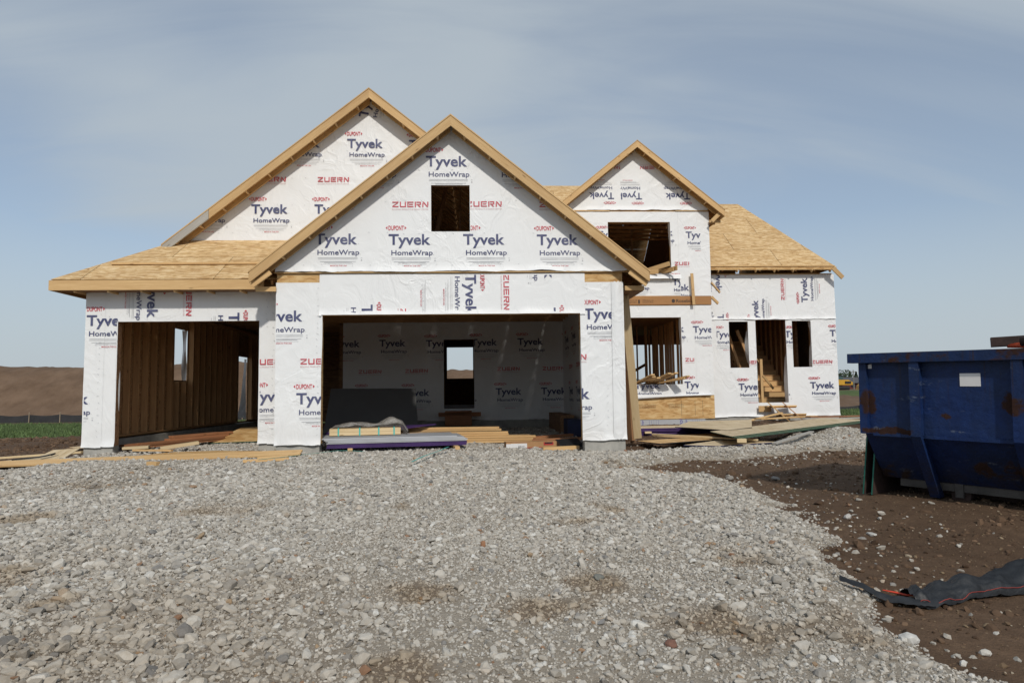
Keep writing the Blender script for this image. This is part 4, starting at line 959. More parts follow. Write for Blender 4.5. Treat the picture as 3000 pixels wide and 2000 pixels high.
# sheeting jambs folded into the openings
def jamb(pl, u, v0, v1, d, par, bow=0.02): sheet_strip('wrap_jamb', lambda s, t: pl.P(u+bow*math.sin(5*t+u)*s-0.008, v0+(v1-v0)*t, 0.012-d*s), 4, 14, WRAP, par)
jamb(FY(YC), 6.42, 1.43, 3.51, 0.15, wC); jamb(FY(YC), 6.17, 4.9, 6.53, 0.15, wC)
jamb(FY(YD), 9.99, 0.81, 3.46, 0.16, WALLS['D'][0], 0.05); jamb(FY(YD), 10.82, 1.95, 3.40, 0.16, WALLS['D'][0]); jamb(FY(YD), 8.75, 1.95, 3.40, 0.16, WALLS['D'][0], 0.06)
jamb(FY(YA), -2.862, 0.36, 2.72, -0.0, wA, 0.02)
jamb(FY(YA), 2.02, 0.36, 2.72, 0.06, wA, 0.015); jamb(FY(YB), -6.885, 0.36, 2.68, 0.14, WALLS['B'][0], 0.02)
# hanging double fold on the right pier
sheet_strip('wrap_flap', lambda s, t: FY(YA).P(2.62+0.20*s-0.02*t, 3.33-(3.0)*t+0.02*math.sin(20*s), 0.022+0.03*math.sin(math.pi*s)*(0.6+0.4*math.sin(6*t+1))), 6, 40, WRAP, wA)
# staple seams: small dark tear marks in rows
def staples(pl, par, pts, seed, off):
    V = []; F = []
    for u, v in pts:
        d = float(wr(np.array([u]), np.array([v]), seed)[0])+off; a = random.uniform(-1, 1); L = random.uniform(0.008, 0.022); k = len(V); dx, dy = math.cos(a)*L, math.sin(a)*L
        V += [pl.P(u-dx, v-dy, d), pl.P(u+dx, v+dy, d), pl.P(u+dx*0.9+0.003, v+dy+0.006, d), pl.P(u-dx*0.9, v-dy+0.006, d)]; F.append((k, k+1, k+2, k+3))
    o = mesh_obj('staple_marks', V, F, PGREY, par); o['kind'] = 'stuff'
def col(u, v0, v1, st, j=0.02): return [(u+random.uniform(-j, j), v+random.uniform(-j, j)) for v in np.arange(v0, v1, st)]
staples(FY(YB), WALLS['B'][0], col(-7.20, 0.5, 3.2, 0.13)+col(-7.05, 2.2, 3.2, 0.15)+col(-3.92, 0.6, 3.2, 0.14)+col(-4.05, 2.6, 3.2, 0.12), 4.0, 0.020)
staples(FY(YA), wA, col(-2.94, 0.5, 3.4, 0.11)+col(2.14, 2.7, 3.4, 0.1)+col(2.50, 0.6, 1.4, 0.14)+col(-0.99, 2.8, 3.4, 0.08), 2.0, 0.020)
grid_pts = lambda x0, x1, z0, z1: [(x+random.uniform(-.03, .03), z+random.uniform(-.02, .02)) for x in np.arange(x0, x1, 0.31) for z in np.arange(z0, z1, 0.62)]
staples(FY(YA-0.03), WALLS['Ag'][0], [p_ for p_ in grid_pts(-3.2, 2.6, 3.66, 6.0) if p_[1] < 6.1-SL*abs(p_[0]-xA) and not (WIN_A[0] < p_[0] < WIN_A[1] and WIN_A[2] < p_[1] < WIN_A[3])], 1.0, 0.012)
staples(FY(YE), WALLS['E'][0], [p_ for p_ in grid_pts(-6.2, -0.4, 4.8, 7.4) if p_[1] < 7.6-SL*abs(p_[0]-xE)], 3.0, 0.020)
staples(FY(YD), WALLS['D'][0], col(7.95, 3.6, 4.8, 0.12)+[(u, 3.52+random.uniform(-.01, .01)) for u in np.arange(7.6, 11.5, 0.12)], 7.0, 0.022)
staples(FY(YC), wC, col(7.28, 1.2, 3.8, 0.16), 6.0, 0.020)

# ---- staircase
st = board('staircase', (9.35, 22.6, 0.78), (9.35, 25.6, 2.99), 0.25, 0.04, STUD, HOUSE, (0, 0, 1))
for i in range(12):
    z0 = 0.775+0.19*i; y0 = 22.6+0.25*i
    box('riser', 9.4, 10.75, y0, y0+0.02, z0, z0+0.165, STUD if i > 5 else PINE, st); box('tread', 9.4, 10.75, y0-0.02, y0+0.25, z0+0.168, z0+0.192, STUD, st)
board('newel_post', (9.53, 22.35, 0.77), (9.53, 22.35, 2.24), 0.09, 0.09, PINE, st, (1, 0, 0))
board('handrail', (9.58, 22.36, 1.95), (9.60, 24.6, 3.4), 0.09, 0.04, PINE, st, (0, 0, 1)); board('handrail', (9.56, 22.3, 1.7), (9.95, 22.4, 1.25), 0.07, 0.035, PINE, st, (0, 0, 1))
shell('partition_wall', 10.78, 10.86, 22.4, 28.5, 0.8, 4.6, OSBD)
shell('partition_wall', 8.9, 10.7, 27.0, 27.08, 0.8, 3.2, OSBD)
for yy_ in np.arange(22.6, 26, 0.406): board('stud', (10.74, yy_, 0.8), (10.74, yy_, 4.6), 0.06, 0.04, STUD, st, (1, 0, 0))
for x, z0, z1 in ((8.3, 3.4, 1.3), (8.7, 3.2, 1.6)): board('brace', (x, 22.2, z0), (x+0.8, 22.6, z1), 0.12, 0.04, STUD, st, (0, 0, 1))
# ------------------------------------------------------------------ building materials lying about
def gz1(x, y): return float(ground_z(np.array([x]), np.array([y]))[0])
def loose(name, label, cat, a, b_, w, t, mat, upv=(0, 0, 1), group=None): return tag(board(name, a, b_, w, t, mat, None, upv), label, cat, group)
def sheet(name, label, cat, pts, th, mat, edge=None, group=None, drop=None):
    """thin flat panel with the outline pts (3D, near-planar)"""
    P = [Vector(p) for p in pts]; c = sum(P, Vector())/len(P); n = Vector()
    for i in range(len(P)): n += (P[i]-c).cross(P[(i+1) % len(P)]-c)
    n.normalize()
    if n.z < 0: P.reverse(); n = -n
    X = (P[1]-P[0]).normalized(); Y = n.cross(X); mw = Matrix((X, Y, n)).transposed().to_4x4(); mw.translation = c; inv = mw.inverted()
    L = [inv@p for p in P]; k = len(L)
    V = [(p.x, p.y, p.z) for p in L]+[(p.x, p.y, p.z-th) for p in L]
    F = [tuple(range(k)), tuple(range(k, 2*k))[::-1]]+[(i+k, (i+1) % k+k, (i+1) % k, i) for i in range(k)]
    mi = [0, 0]+[1]*k
    o = mesh_obj(name, V, F, None, None, mw, mats=[mat, edge or mat], mi=mi); return tag(o, label, cat, group)

# left: long plank, sheathing offcuts and blocks before the side garage
loose('long_plank', 'long pine plank lying on the gravel in front of both garage piers', 'plank', (-8.9, 12.10, 0.13), (-3.10, 12.42, 0.225), 0.035, 0.24, PINE, (0, -0.25, 1))
sheet('sheathing_offcut', 'triangular offcut of sheathing behind the long plank', 'panel', [(-6.05, 12.48, 0.21), (-3.9, 12.62, 0.25), (-4.9, 13.3, 0.22), (-5.75, 13.45, 0.20)], 0.012, OSBW)
sheet('sheathing_offcut', 'brown panel lying on the dirt left of the corner pier', 'panel', [(-9.0, 12.2, 0.11), (-7.5, 12.3, 0.20), (-7.55, 12.9, 0.22), (-8.3, 13.0, 0.14)], 0.012, PLY)
sheet('sheathing_offcut', 'small tan panel leaning at the foot of the corner pier', 'panel', [(-7.55, 12.95, 0.12), (-7.48, 13.42, 0.3), (-7.95, 13.4, 0.28), (-8.1, 12.95, 0.12)], 0.012, PLY)
loose('board', 'narrow board behind the brown panel left of the corner pier', 'board', (-9.3, 13.9, 0.10), (-7.6, 13.75, 0.20), 0.04, 0.09, PALE)
loose('board', 'short tan board far left on the dirt', 'board', (-9.8, 17.5, 0.05), (-8.4, 17.2, 0.06), 0.03, 0.5, PLY)
loose('board', 'thin stick at the left edge of the gravel', 'board', (-8.6, 11.35, -0.02), (-7.7, 11.5, 0.05), 0.03, 0.06, PINE)
V, F = tube([(-8.05, 12.42, 0.19), (-7.75, 12.40, 0.215), (-7.6, 12.42, 0.23), (-7.52, 12.50, 0.245), (-7.45, 12.62, 0.27), (-7.55, 12.68, 0.24)], 0.014)
tag(mesh_obj('black_hose', V, F, BLACKF, smooth=True), 'bent black hose end lying on the brown panel', 'hose')
g_ = 'reddish boards by the studded wall'
RL = ['front board in the lowest layer of the reddish stack', 'second board in the lowest layer of the reddish stack', 'front board in the middle layer of the reddish stack', 'rear board in the middle layer of the reddish stack', 'reddish board under the two topmost ones at the rear', 'front one of the two topmost reddish boards', 'rear one of the two topmost reddish boards']
for i, (dx, dy, dz, L) in enumerate(((0, 0, 0, 2.6), (0.15, 0.12, 0.0, 2.5), (-0.1, 0.06, 0.05, 2.3), (0.35, 0.25, 0.05, 2.0), (0.9, 0.9, 0.10, 1.5), (1.0, 1.0, 0.15, 1.5), (0.85, 1.15, 0.15, 1.2))):
    a = Vector((-6.95+dx*0.5, 13.95+dy, 0.24+dz)); d = Vector((0.52, 0.85, 0.015)).normalized()
    loose('reddish_board', RL[i]+' by the studded wall', 'board', a, a+d*L, 0.045, 0.17, RED, (0, 0, 1), g_)
loose('wood_block', 'pale block of lumber against the reddish boards', 'block', (-6.78, 13.62, 0.27), (-6.35, 13.75, 0.28), 0.05, 0.20, PALE)
loose('wood_block', 'tilted offcut propped on the gravel in the side garage doorway', 'block', (-6.05, 13.55, 0.26), (-5.45, 13.85, 0.34), 0.06, 0.20, PALE)
loose('board', 'short stick lying across the offcuts at the doorway', 'board', (-6.45, 13.35, 0.25), (-5.7, 13.25, 0.24), 0.035, 0.09, PINE)
loose('wood_block', 'tiny orange block on the open gravel', 'block', (-5.28, 11.42, gz1(-5.2, 11.4)+0.035), (-5.10, 11.36, gz1(-5.2, 11.4)+0.03), 0.06, 0.09, PINE)
loose('wood_block', 'short offcut lying near the teal band', 'block', (-3.85, 11.62, gz1(-3.6, 11.6)+0.04), (-3.15, 11.80, gz1(-3.4, 11.7)+0.045), 0.045, 0.10, PINE)
loose('board', 'thin strip in front of the middle pier', 'board', (-3.75, 12.05, 0.175), (-3.25, 12.15, 0.19), 0.03, 0.09, PINE)
sheet('green_edged_panel', 'bent sheathing panel with green edges inside the side garage', 'panel', [(-5.95, 15.6, 0.22), (-4.75, 15.9, 0.22), (-4.65, 16.8, 0.52), (-5.55, 16.6, 0.50)], 0.015, OSBW, GREENE)
sheet('green_edged_panel', 'dark panel leaning behind the bent one', 'panel', [(-5.0, 16.1, 0.2), (-4.3, 16.2, 0.2), (-4.25, 17.0, 0.5), (-4.7, 17.0, 0.48)], 0.015, OSBD, GREENE)
for i in range(3): loose('dark_board', ['lower front', 'middle', 'upper rear'][i]+' dark board at the back of the side garage', 'board', (-6.6+0.3*i, 18.3+0.5*i, 0.25+0.05*i), (-4.6+0.2*i, 18.8+0.4*i, 0.30+0.05*i), 0.05, 0.2, RED, (0, 0, 1), 'boards at the back of the side garage')

# teal bands
def strap(pts, label, w=0.036):
    V = []; F = []; P = [Vector(p) for p in pts]
    for i, p in enumerate(P):
        d = (P[min(i+1, len(P)-1)]-P[max(i-1, 0)]); s = d.cross(Vector((0, 0.35, 1))).normalized()*w/2; u_ = Vector((0, 0, 0.002))
        V += [p-s, p+s, p+s+u_, p-s+u_]
    for i in range(len(P)-1):
        k = i*4
        for j in range(4): F.append((k+j, k+(j+1) % 4, k+4+(j+1) % 4, k+4+j))
    F += [(0, 3, 2, 1), tuple(len(V)-4+j for j in range(4))]
    tag(mesh_obj('teal_strap', V, F, TEAL), label, 'strap')
def gp(x, y, h): return (x, y, gz1(x, y)+h)
def gs(x, y, h): return (x, y, gz1(x, y)+h+0.05)
strap([gs(-3.5, 11.3, 0.04), gs(-3.1, 11.6, 0.05), gs(-2.75, 11.95, 0.055), gs(-2.45, 12.25, 0.06), gs(-2.2, 12.25, 0.05), gs(-1.95, 12.2, 0.04)], 'curved teal strap on gravel in front of the panel stack')
strap([gs(-1.0, 10.75, 0.04), gs(-0.85, 11.4, 0.05), gs(-0.66, 12.1, 0.045), gs(-0.5, 12.45, 0.08)], 'straight teal strap on gravel right of the panel stack')

# stack of panels in the wide doorway
zs = gz1(-1.5, 13.3)+0.075
ax = Vector((2.53, 0.36, 0.0)).normalized(); ay = Vector((-ax.y, ax.x, 0))
for k, (px_, off) in enumerate(((-2.35, 0.0), (-0.35, 0.1))):
    a = Vector((px_, 13.0, zs-0.03)); loose('bearer_block', 'wood block under the left end of the panel stack' if k == 0 else 'wood block under the right end of the panel stack', 'block', a, a+ay*1.3, 0.06, 0.09, PINE)
g_ = 'panels in the doorway stack'
for i in range(9):
    pur = i < 4; z0 = zs+0.0205*i; du = 0 if i < 6 else -0.03*(i-5)-(0.12 if i == 8 else 0); Lx = 2.62
    o = Vector((-2.78+random.uniform(-0.03, 0.03)+du, 12.98+random.uniform(-0.022, 0.022), z0))
    P = [o, o+ax*Lx, o+ax*Lx+ay*1.24, o+ay*1.24]
    P = [p+Vector((0, 0, 0.02)) for p in P]
    sheet('purple_panel' if pur else 'grey_panel', ['lowest', 'second lowest', 'third lowest', 'uppermost'][i]+' dark purple panel of the doorway stack' if pur else ['lowest grey', 'second lowest grey', 'middle grey', 'second highest grey', 'topmost grey'][i-4]+' panel of the doorway stack', 'panel', P, 0.0165, PURP if pur else GYPTOP, PURP if pur else GYP, ('purple ' if pur else 'grey ')+g_)
# strapped bundle on it, with torn film
bz = zs+0.0205*9; bun = thing('lumber_bundle', 'strapped bundle of pale lumber on the panel stack under torn film', 'lumber bundle', (-2.2, 13.9, bz))
b0 = Vector((-2.88, 13.72, bz+0.075))
for r_ in range(2):
    for c__ in range(3):
        p0 = b0+ay*(0.15*c__)+Vector((0, 0, 0.068*r_-0.03)); board('plank', p0, p0+ax*1.38, 0.066, 0.145, PALE, bun)
for t_ in (0.17, 0.58, 0.95, 1.25):
    p0 = b0+ax*t_; board('strap', p0-ay*0.077+Vector((0, 0, -0.07)), p0-ay*0.077+Vector((0, 0, 0.085)), 0.006, 0.028, TEAL, bun, ay)
    board('strap', p0-ay*0.077+Vector((0, 0, 0.083)), p0+ay*0.4+Vector((0, 0, 0.083)), 0.004, 0.028, TEAL, bun)
mf, nt, b = newmat('clear_film'); q = NB(nt); tr = nt.nodes.new('ShaderNodeBsdfTransparent'); mx = nt.nodes.new('ShaderNodeMixShader'); b.inputs['Base Color'].default_value = (0.55, 0.53, 0.50, 1); b.inputs['Roughness'].default_value = 0.22
nf = q.noise(q.pos(), 7, 4, 0.6, 1.0); nt.links.new(q.rng(nf, 0.3, 0.75, 0.30, 0.80), mx.inputs[0]); tr.inputs[0].default_value = (0.86, 0.83, 0.80, 1)
nt.links.new(tr.outputs[0], mx.inputs[1]); nt.links.new(b.outputs[0], mx.inputs[2]); nt.links.new(mx.outputs[0], nt.nodes['Material Output'].inputs[0]); nt.links.new(q.bump(nf, 0.8, 0.05), b.inputs['Normal'])
def film(s, t):
    u = -0.02+1.55*s; hump = 0.17*math.exp(-((s-0.80)/0.17)**2)+0.09*math.exp(-((s-0.33)/0.2)**2)
    z = 0.10+hump*math.sin(math.pi*min(1, 0.15+t*0.8))+0.012*math.sin(23*s+7*t)-(0.13*max(0, (t-0.8)/0.2))-(0.12*max(0, (s-0.93)/0.07))-(0.10*max(0, (0.06-s)/0.06))
    if t < 0.12: z -= 0.02
    return b0+ax*u+ay*(-0.07+0.6*t)+Vector((0, 0, z+0.01*float(vn(np.array([s*14.0]), np.array([t*9.0]), 5)[0])))
sheet_strip('film', film, 46, 18, mf, bun)
# lumber pile lying across the garage
g_ = 'boards of the garage lumber pile'
LAY = ['front board in the lowest layer of the garage lumber pile', 'middle board in the lowest layer of the garage lumber pile', 'rear board in the lowest layer of the garage lumber pile', 'front board in the second layer of the garage lumber pile', 'middle board in the second layer of the garage lumber pile', 'rear board in the second layer of the garage lumber pile', 'front board in the third layer of the garage lumber pile', 'rear board in the third layer of the garage lumber pile', 'front board in the fourth layer of the garage lumber pile', 'rear board in the fourth layer of the garage lumber pile', 'third board from the top of the garage lumber pile', 'board just under the topmost of the garage lumber pile', 'topmost board of the garage lumber pile']
rows = [(0.20, 15.0, -2.9, 1.95), (0.20, 15.2, -3.1, 1.6), (0.20, 15.45, -2.6, 1.9), (0.245, 15.05, -3.0, 1.2), (0.245, 15.35, -3.3, 1.3), (0.245, 15.6, -2.9, 1.25), (0.29, 15.2, -3.2, 1.25), (0.29, 15.5, -3.0, 1.2), (0.335, 15.3, -3.1, 0.75), (0.335, 15.6, -3.2, 0.62), (0.38, 15.4, -2.2, 0.7), (0.425, 15.55, -2.0, 0.6), (0.47, 15.7, -2.4, 0.55)]
zb = gz1(-0.5, 15.3)
for i, (h, y_, x0, x1) in enumerate(rows):
    loose('pile_board', LAY[i], 'board', (x0, y_+random.uniform(-0.05, 0.05), zb+h-0.17), (x1+random.uniform(-0.1, 0.1), y_+random.uniform(-0.1, 0.1)-0.08, zb+h-0.175), 0.042, 0.19, PINE, (0, 0, 1), g_)
loose('board', 'short pale stick on the gravel before the lumber pile', 'board', (0.75, 14.2, 0.17), (1.28, 14.15, 0.17), 0.05, 0.09, PALE)
sheet('purple_panel', 'dark purple panel sticking out over the lumber pile', 'panel', [(-3.2, 14.75, 0.42), (-1.6, 14.95, 0.50), (-0.9, 15.6, 0.56), (-3.2, 15.5, 0.48)], 0.02, PURP)
# big dark panel leaning at the back
sheet('gypsum_sheet', 'large dark grey panel leaning in the wide garage', 'panel', [(-3.72, 17.0, 0.30), (-1.42, 17.1, 0.30), (-1.55, 17.75, 1.38), (-3.68, 17.65, 1.40)], 0.03, DARKP)
# step of planks at the inner door
stp = thing('plank_step', 'makeshift brown plank step below the inner garage door', 'step', (-0.5, 20.4, 0.2))
board('plank', (-0.9, 20.35, 0.45), (-0.12, 20.35, 0.45), 0.30, 0.6, RED, stp); board('plank', (-1.1, 20.3, 0.62), (0.15, 20.3, 0.62), 0.12, 0.04, RED, stp); board('plank', (-0.9, 20.3, 0.70), (-0.12, 20.3, 0.70), 0.04, 0.6, RED, stp)
# right corner of the garage: stacked blue/brown material, carton, scraps
loose('wrapped_stack', 'dark blue wrapped stack in the right garage corner', 'stack', (2.40, 16.6, 0.36), (2.40, 17.4, 0.36), 0.42, 0.34, mat_plain('blue_wrap', (0.012, 0.02, 0.07), 0.5, 0.3), (0, 0, 1))
loose('brown_stack', 'brown long stack behind the blue wrapped one', 'stack', (2.35, 17.6, 0.40), (2.35, 20.3, 0.40), 0.48, 0.36, OSBD, (0, 0, 1))
loose('board', 'reddish board lying by the right pier inside the garage', 'board', (1.2, 14.6, 0.22), (2.35, 14.35, 0.26), 0.05, 0.16, RED)
loose('board', 'brown board behind the carton', 'board', (0.9, 15.4, 0.2), (2.2, 15.7, 0.25), 0.06, 0.2, RED)
loose('wood_block', 'yellow offcut at the foot of the right pier', 'block', (1.28, 13.25, 0.14), (2.0, 13.38, 0.15), 0.075, 0.12, PINE)
sheet('black_bag', 'crumpled dark plastic beside the carton', 'bag', [(1.65, 13.5, 0.2), (2.1, 13.55, 0.22), (2.05, 13.9, 0.3), (1.6, 13.85, 0.28)], 0.08, BLACKF)
car = thing('carton', 'long flat cardboard carton with white and red print by the lumber pile', 'carton', (1.15, 13.9, 0.13))
mc = mat_plain('cardboard', (0.40, 0.22, 0.10), 0.85, 0.12, 5); mw_ = mat_plain('carton_white', (0.72, 0.71, 0.70), 0.7, 0.05); mr_ = mat_plain('carton_red', (0.42, 0.03, 0.03), 0.7, 0.1)
ca, cb = Vector((0.58, 13.75, 0.19)), Vector((1.62, 13.88, 0.19)); cdv = (cb-ca).normalized(); cn = Vector((cdv.y, -cdv.x, 0))
board('body', ca, cb, 0.13, 0.25, mc, car)
def patch(nm, s0, s1, z0, z1, m_): board(nm, ca+cdv*s0+cn*0.127+Vector((0, 0, (z0+z1)/2)), ca+cdv*s1+cn*0.127+Vector((0, 0, (z0+z1)/2)), z1-z0, 0.003, m_, car, ch=0)
patch('label_patch', 0.10, 0.42, -0.06, 0.035, mw_); patch('end_patch', -0.0, 0.10, -0.06, 0.03, mw_); patch('red_patch', 0.76, 0.96, -0.01, 0.05, mr_); patch('red_stripe', 0.02, 1.0, -0.058, -0.046, mr_); patch('black_patch', 0.78, 0.94, 0.015, 0.048, BLACKF); patch('barcode', 0.24, 0.38, -0.045, -0.01, PGREY)

# boards leaning on the right pier
loose('leaning_board', 'tall pale pine board leaning against the right garage pier', 'board', (3.00, 13.45, 3.15), (3.40, 14.33, 0.24), 0.165, 0.038, PALE, (1, -0.05, 0))
loose('leaning_board', 'wide brown panel strip standing behind the pale leaning board', 'panel', (3.0, 13.75, 2.9), (3.33, 14.75, 0.16), 0.23, 0.03, BROWNB, (1, 0.0, 0))
# boards on the entry wall
loose('upright_board', 'upright stud leaning on the wrapped wall right of the upper window', 'board', (6.775, YC-0.13, 4.87), (6.80, YC-0.16, 3.88), 0.09, 0.038, PINE, (1, 0, 0))
loose('slanted_block', 'short slanted wood piece at the corner below the roof', 'block', (7.42, YC-0.02, 4.60), (7.66, YC-0.10, 4.26), 0.09, 0.04, PINE, (0, 1, 0))
g_ = 'boards sticking out of the entry window'
for i, (x0, x1, z1, y1) in enumerate(((4.98, 5.42, 1.72, 20.25), (5.06, 5.46, 1.66, 20.3), (5.22, 5.62, 1.62, 20.35), (5.36, 5.92, 1.75, 20.2), (5.52, 6.02, 1.73, 20.22), (5.64, 6.12, 1.76, 20.2), (5.85, 6.42, 1.60, 20.3), (5.90, 6.50, 1.66, 20.25))):
    e = Vector((x1-0.10, y1, z1)); sl_ = Vector((x0+0.05, YC+0.08, 1.50+0.02*(i % 3))); d = (sl_-e).normalized()
    loose('sill_board', ['leftmost', 'second from left', 'third from left', 'fourth from left', 'fifth from left', 'sixth from left', 'lower right', 'upper right'][i]+' pine board poking out of the entry window', 'board', e, e+d*2.2, 0.045, 0.13, PINE, (0, 0, 1), g_)
g_ = 'boards sticking out of the upper window'
for i, (x0, x1, z1, y1) in enumerate(((5.25, 6.02, 5.20, 20.55), (5.75, 6.12, 5.02, 20.5), (5.9, 6.22, 5.05, 20.45), (5.1, 5.7, 4.98, 20.7))):
    e = Vector((x1, y1, z1-0.06)); sl_ = Vector((x0, YC+0.2, 4.96)); d = (sl_-e).normalized()
    loose('sill_board', ['longest slanting', 'middle short', 'rightmost short', 'lower left'][i]+' pine board poking out of the upper window', 'board', e, e+d*1.8, 0.14, 0.04, PINE, (0, 0, 1), g_)

# right: panels and plywood on the dirt before the entry
g_ = 'dark panels stacked before the entry wall'
for i in range(6):
    z0 = 0.10+0.032*i+(0.02 if i > 2 else 0); o = Vector((3.55+random.uniform(-.02, .02), 17.3+random.uniform(-.02, .02), z0))
    sheet('purple_panel', ['lowest dark panel', 'second lowest dark panel', 'third lowest dark panel', 'third highest dark panel', 'second highest dark panel', 'topmost panel with a pale face'][i]+' stacked on the dirt below the entry window', 'panel', [o, o+Vector((3.0, 0.2, 0)), o+Vector((2.9, 1.4, 0)), o+Vector((-0.1, 1.2, 0))], 0.026, PLY if i == 5 else PURP, PURP, g_)
loose('spacer_block', 'small light spacer block between the dark panels', 'block', (4.28, 17.28, 0.18), (4.45, 17.28, 0.18), 0.05, 0.1, PALE)
zc = 0.30
for i in range(4):
    j = Vector((0.06*i, 0.04*i, -0.014*i-0.006*(i > 0)))
    sheet('green_edged_panel', 'pale wide panel with green edges on top of the slanted pile' if i == 0 else ['', 'upper', 'middle', 'lowest'][i]+' green edged panel under the pale one in the slanted pile', 'panel', [Vector((5.10, 14.75, 0.33))+j, Vector((5.00, 13.20, 0.325))+j, Vector((10.1, 17.2, 0.42))+j, Vector((9.4, 18.2, 0.44))+j], 0.009, PLY, GREENE, None if i == 0 else 'green edged panels in the slanted pile')
for nm, lab, pts in (('plywood_sheet', 'pale plywood sheet jutting over the dark panels', [(4.75, 16.2, 0.37), (5.55, 14.9, 0.345), (6.3, 15.4, 0.37), (7.2, 17.6, 0.45), (5.6, 17.8, 0.42)]),
                     ('plywood_sheet', 'plywood sheet lying flat nearest the right garage pier', [(3.42, 14.55, 0.17), (3.75, 13.9, 0.15), (5.35, 14.6, 0.18), (5.2, 15.6, 0.18)]),
                     ('plywood_sheet', 'plywood sheet with a blue edge along the gravel edge', [(4.2, 13.75, 0.13), (4.75, 13.45, 0.125), (6.3, 13.9, 0.15), (5.2, 14.4, 0.17)]),
                     ('plywood_sheet', 'brown plywood sheet behind the flat one', [(4.15, 15.9, 0.17), (4.7, 15.2, 0.165), (6.0, 15.6, 0.2), (5.9, 16.4, 0.2)])):
    sheet(nm, lab, 'plywood', pts, 0.016, PLY if 'pale' in lab or 'blue' in lab else OSBW, mat_plain('blue_edge', (0.02, 0.03, 0.11), 0.6, 0.2) if 'blue' in lab else BLACKF)
loose('board', 'pale stick slanting across the plywood sheets', 'board', (4.05, 15.6, 0.24), (5.75, 13.8, 0.20), 0.035, 0.09, PALE)
loose('wood_block', 'small block under the near corner of the pale panel', 'block', (5.15, 13.35, 0.23), (5.32, 13.30, 0.23), 0.08, 0.09, PALE)
loose('board', 'thin board lying on the mound of gravel', 'board', (5.9, 13.35, 0.16), (7.3, 14.6, 0.3), 0.03, 0.1, GREYW)
loose('board', 'pale stick leaning up to the plank ramp', 'board', (7.75, 19.5, 0.3), (9.2, 20.2, 0.52), 0.04, 0.09, PINE)
loose('board', 'grey board lying along the stair wall foundation', 'board', (9.6, 19.6, 0.33), (12.1, 19.9, 0.36), 0.03, 0.2, GREYW)
loose('board', 'brown board on the pile below the ramp', 'board', (7.7, 18.4, 0.42), (9.6, 19.0, 0.46), 0.03, 0.3, OSBW)
loose('board', 'dark board under the right end of the pile', 'board', (9.2, 18.6, 0.45), (11.2, 18.8, 0.45), 0.03, 0.3, RED)
rmp = thing('plank_ramp', 'wooden plank ramp up to the stair wall door', 'ramp', (9.6, 20.9, 0.2))
r0, r1 = Vector((9.50, 21.22, 0.74)), Vector((9.78, 20.62, 0.26)); rx = Vector((1, 0, 0.0))
for k in range(2):
    p = r0+rx*(0.47*k-0.18); board('deck_panel', p, p+(r1-r0), 0.03, 0.465, BROWNB if k else PINE, rmp, (0, 0.6, 1))
for t_ in (0.2, 0.72):
    p = r0.lerp(r1, t_)+Vector((0, -0.02, 0.04)); board('cleat', p-rx*0.42, p+rx*0.52, 0.045, 0.09, PINE, rmp, (0, 0.6, 1))
board('cleat', (8.95, 21.28, 0.62), (9.35, 21.28, 0.62), 0.19, 0.04, PINE, rmp)

# ------------------------------------------------------------------ dumpster
mb, nt, b = newmat('dumpster_blue'); q = NB(nt); p = q.coord()
n1 = q.noise(p, 1.6, 6, 0.62); n2 = q.noise(p, 7, 6, 0.65); n3 = q.noise(q.map(p, (1.2, 1.2, 5)), 2.2, 5, 0.6)
blue = q.mix(q.rng(n2, 0.3, 0.7), (0.0038, 0.0155, 0.070), (0.0075, 0.029, 0.122))
blue = q.mix(q.rng(n1, 0.40, 0.62, 0, 0.6), blue, (0.010, 0.022, 0.050))
sx = nt.nodes.new('ShaderNodeSeparateXYZ'); nt.links.new(p, sx.inputs[0])
rust = q.mix(n2, (0.024, 0.010, 0.008), (0.048, 0.020, 0.013))
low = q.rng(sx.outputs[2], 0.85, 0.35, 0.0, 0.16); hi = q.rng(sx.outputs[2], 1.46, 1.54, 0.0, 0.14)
pw = q.mix(0.16, p, q.noise(p, 4.5, 5, 0.7, 0, True), 'ADD')
def blob(c, r):
    d = nt.nodes.new('ShaderNodeVectorMath'); d.operation = 'DISTANCE'; mpv = q.map(pw, tuple(1/x for x in r)); nt.links.new(mpv, d.inputs[0]); d.inputs[1].default_value = tuple(a/x for a, x in zip(c, r))
    return q.rng(d.outputs[1], 0.2, 1.2, 0.42, 0.0)
marks = q.math('ADD', q.math('ADD', blob((0.13, 0.08, 1.10), (0.13, 0.3, 0.30)), blob((1.56, 0.08, 1.13), (0.22, 0.3, 0.22))), q.math('ADD', blob((0.93, 0.08, 1.03), (0.14, 0.3, 0.07)), blob((0.38, 0.08, 0.84), (0.35, 0.3, 0.05))))
rf = q.rng(q.math('ADD', q.math('ADD', q.math('ADD', n1, marks), q.math('MULTIPLY', n2, 0.35)), q.math('ADD', low, hi)), 0.90, 0.96)
strk = q.noise(q.map(p, (7, 7, 0.35)), 3.0, 4, 0.6)
blue = q.mix(q.math('MULTIPLY', q.rng(strk, 0.56, 0.72), q.rng(sx.outputs[2], 0.7, 1.55, 0.0, 0.8)), blue, (0.028, 0.016, 0.014))
col_ = q.mix(rf, blue, rust)
scuff = q.math('MULTIPLY', q.rng(n3, 0.62, 0.68), q.rng(q.noise(p, 18, 4, 0.7), 0.45, 0.6))
col_ = q.mix(q.math('MULTIPLY', scuff, 0.7), col_, (0.16, 0.19, 0.24))
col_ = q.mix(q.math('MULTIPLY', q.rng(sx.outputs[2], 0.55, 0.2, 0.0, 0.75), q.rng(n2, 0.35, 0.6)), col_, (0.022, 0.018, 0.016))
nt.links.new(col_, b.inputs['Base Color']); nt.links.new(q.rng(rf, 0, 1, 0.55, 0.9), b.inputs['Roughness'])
b.inputs['Specular IOR Level'].default_value = 0.3
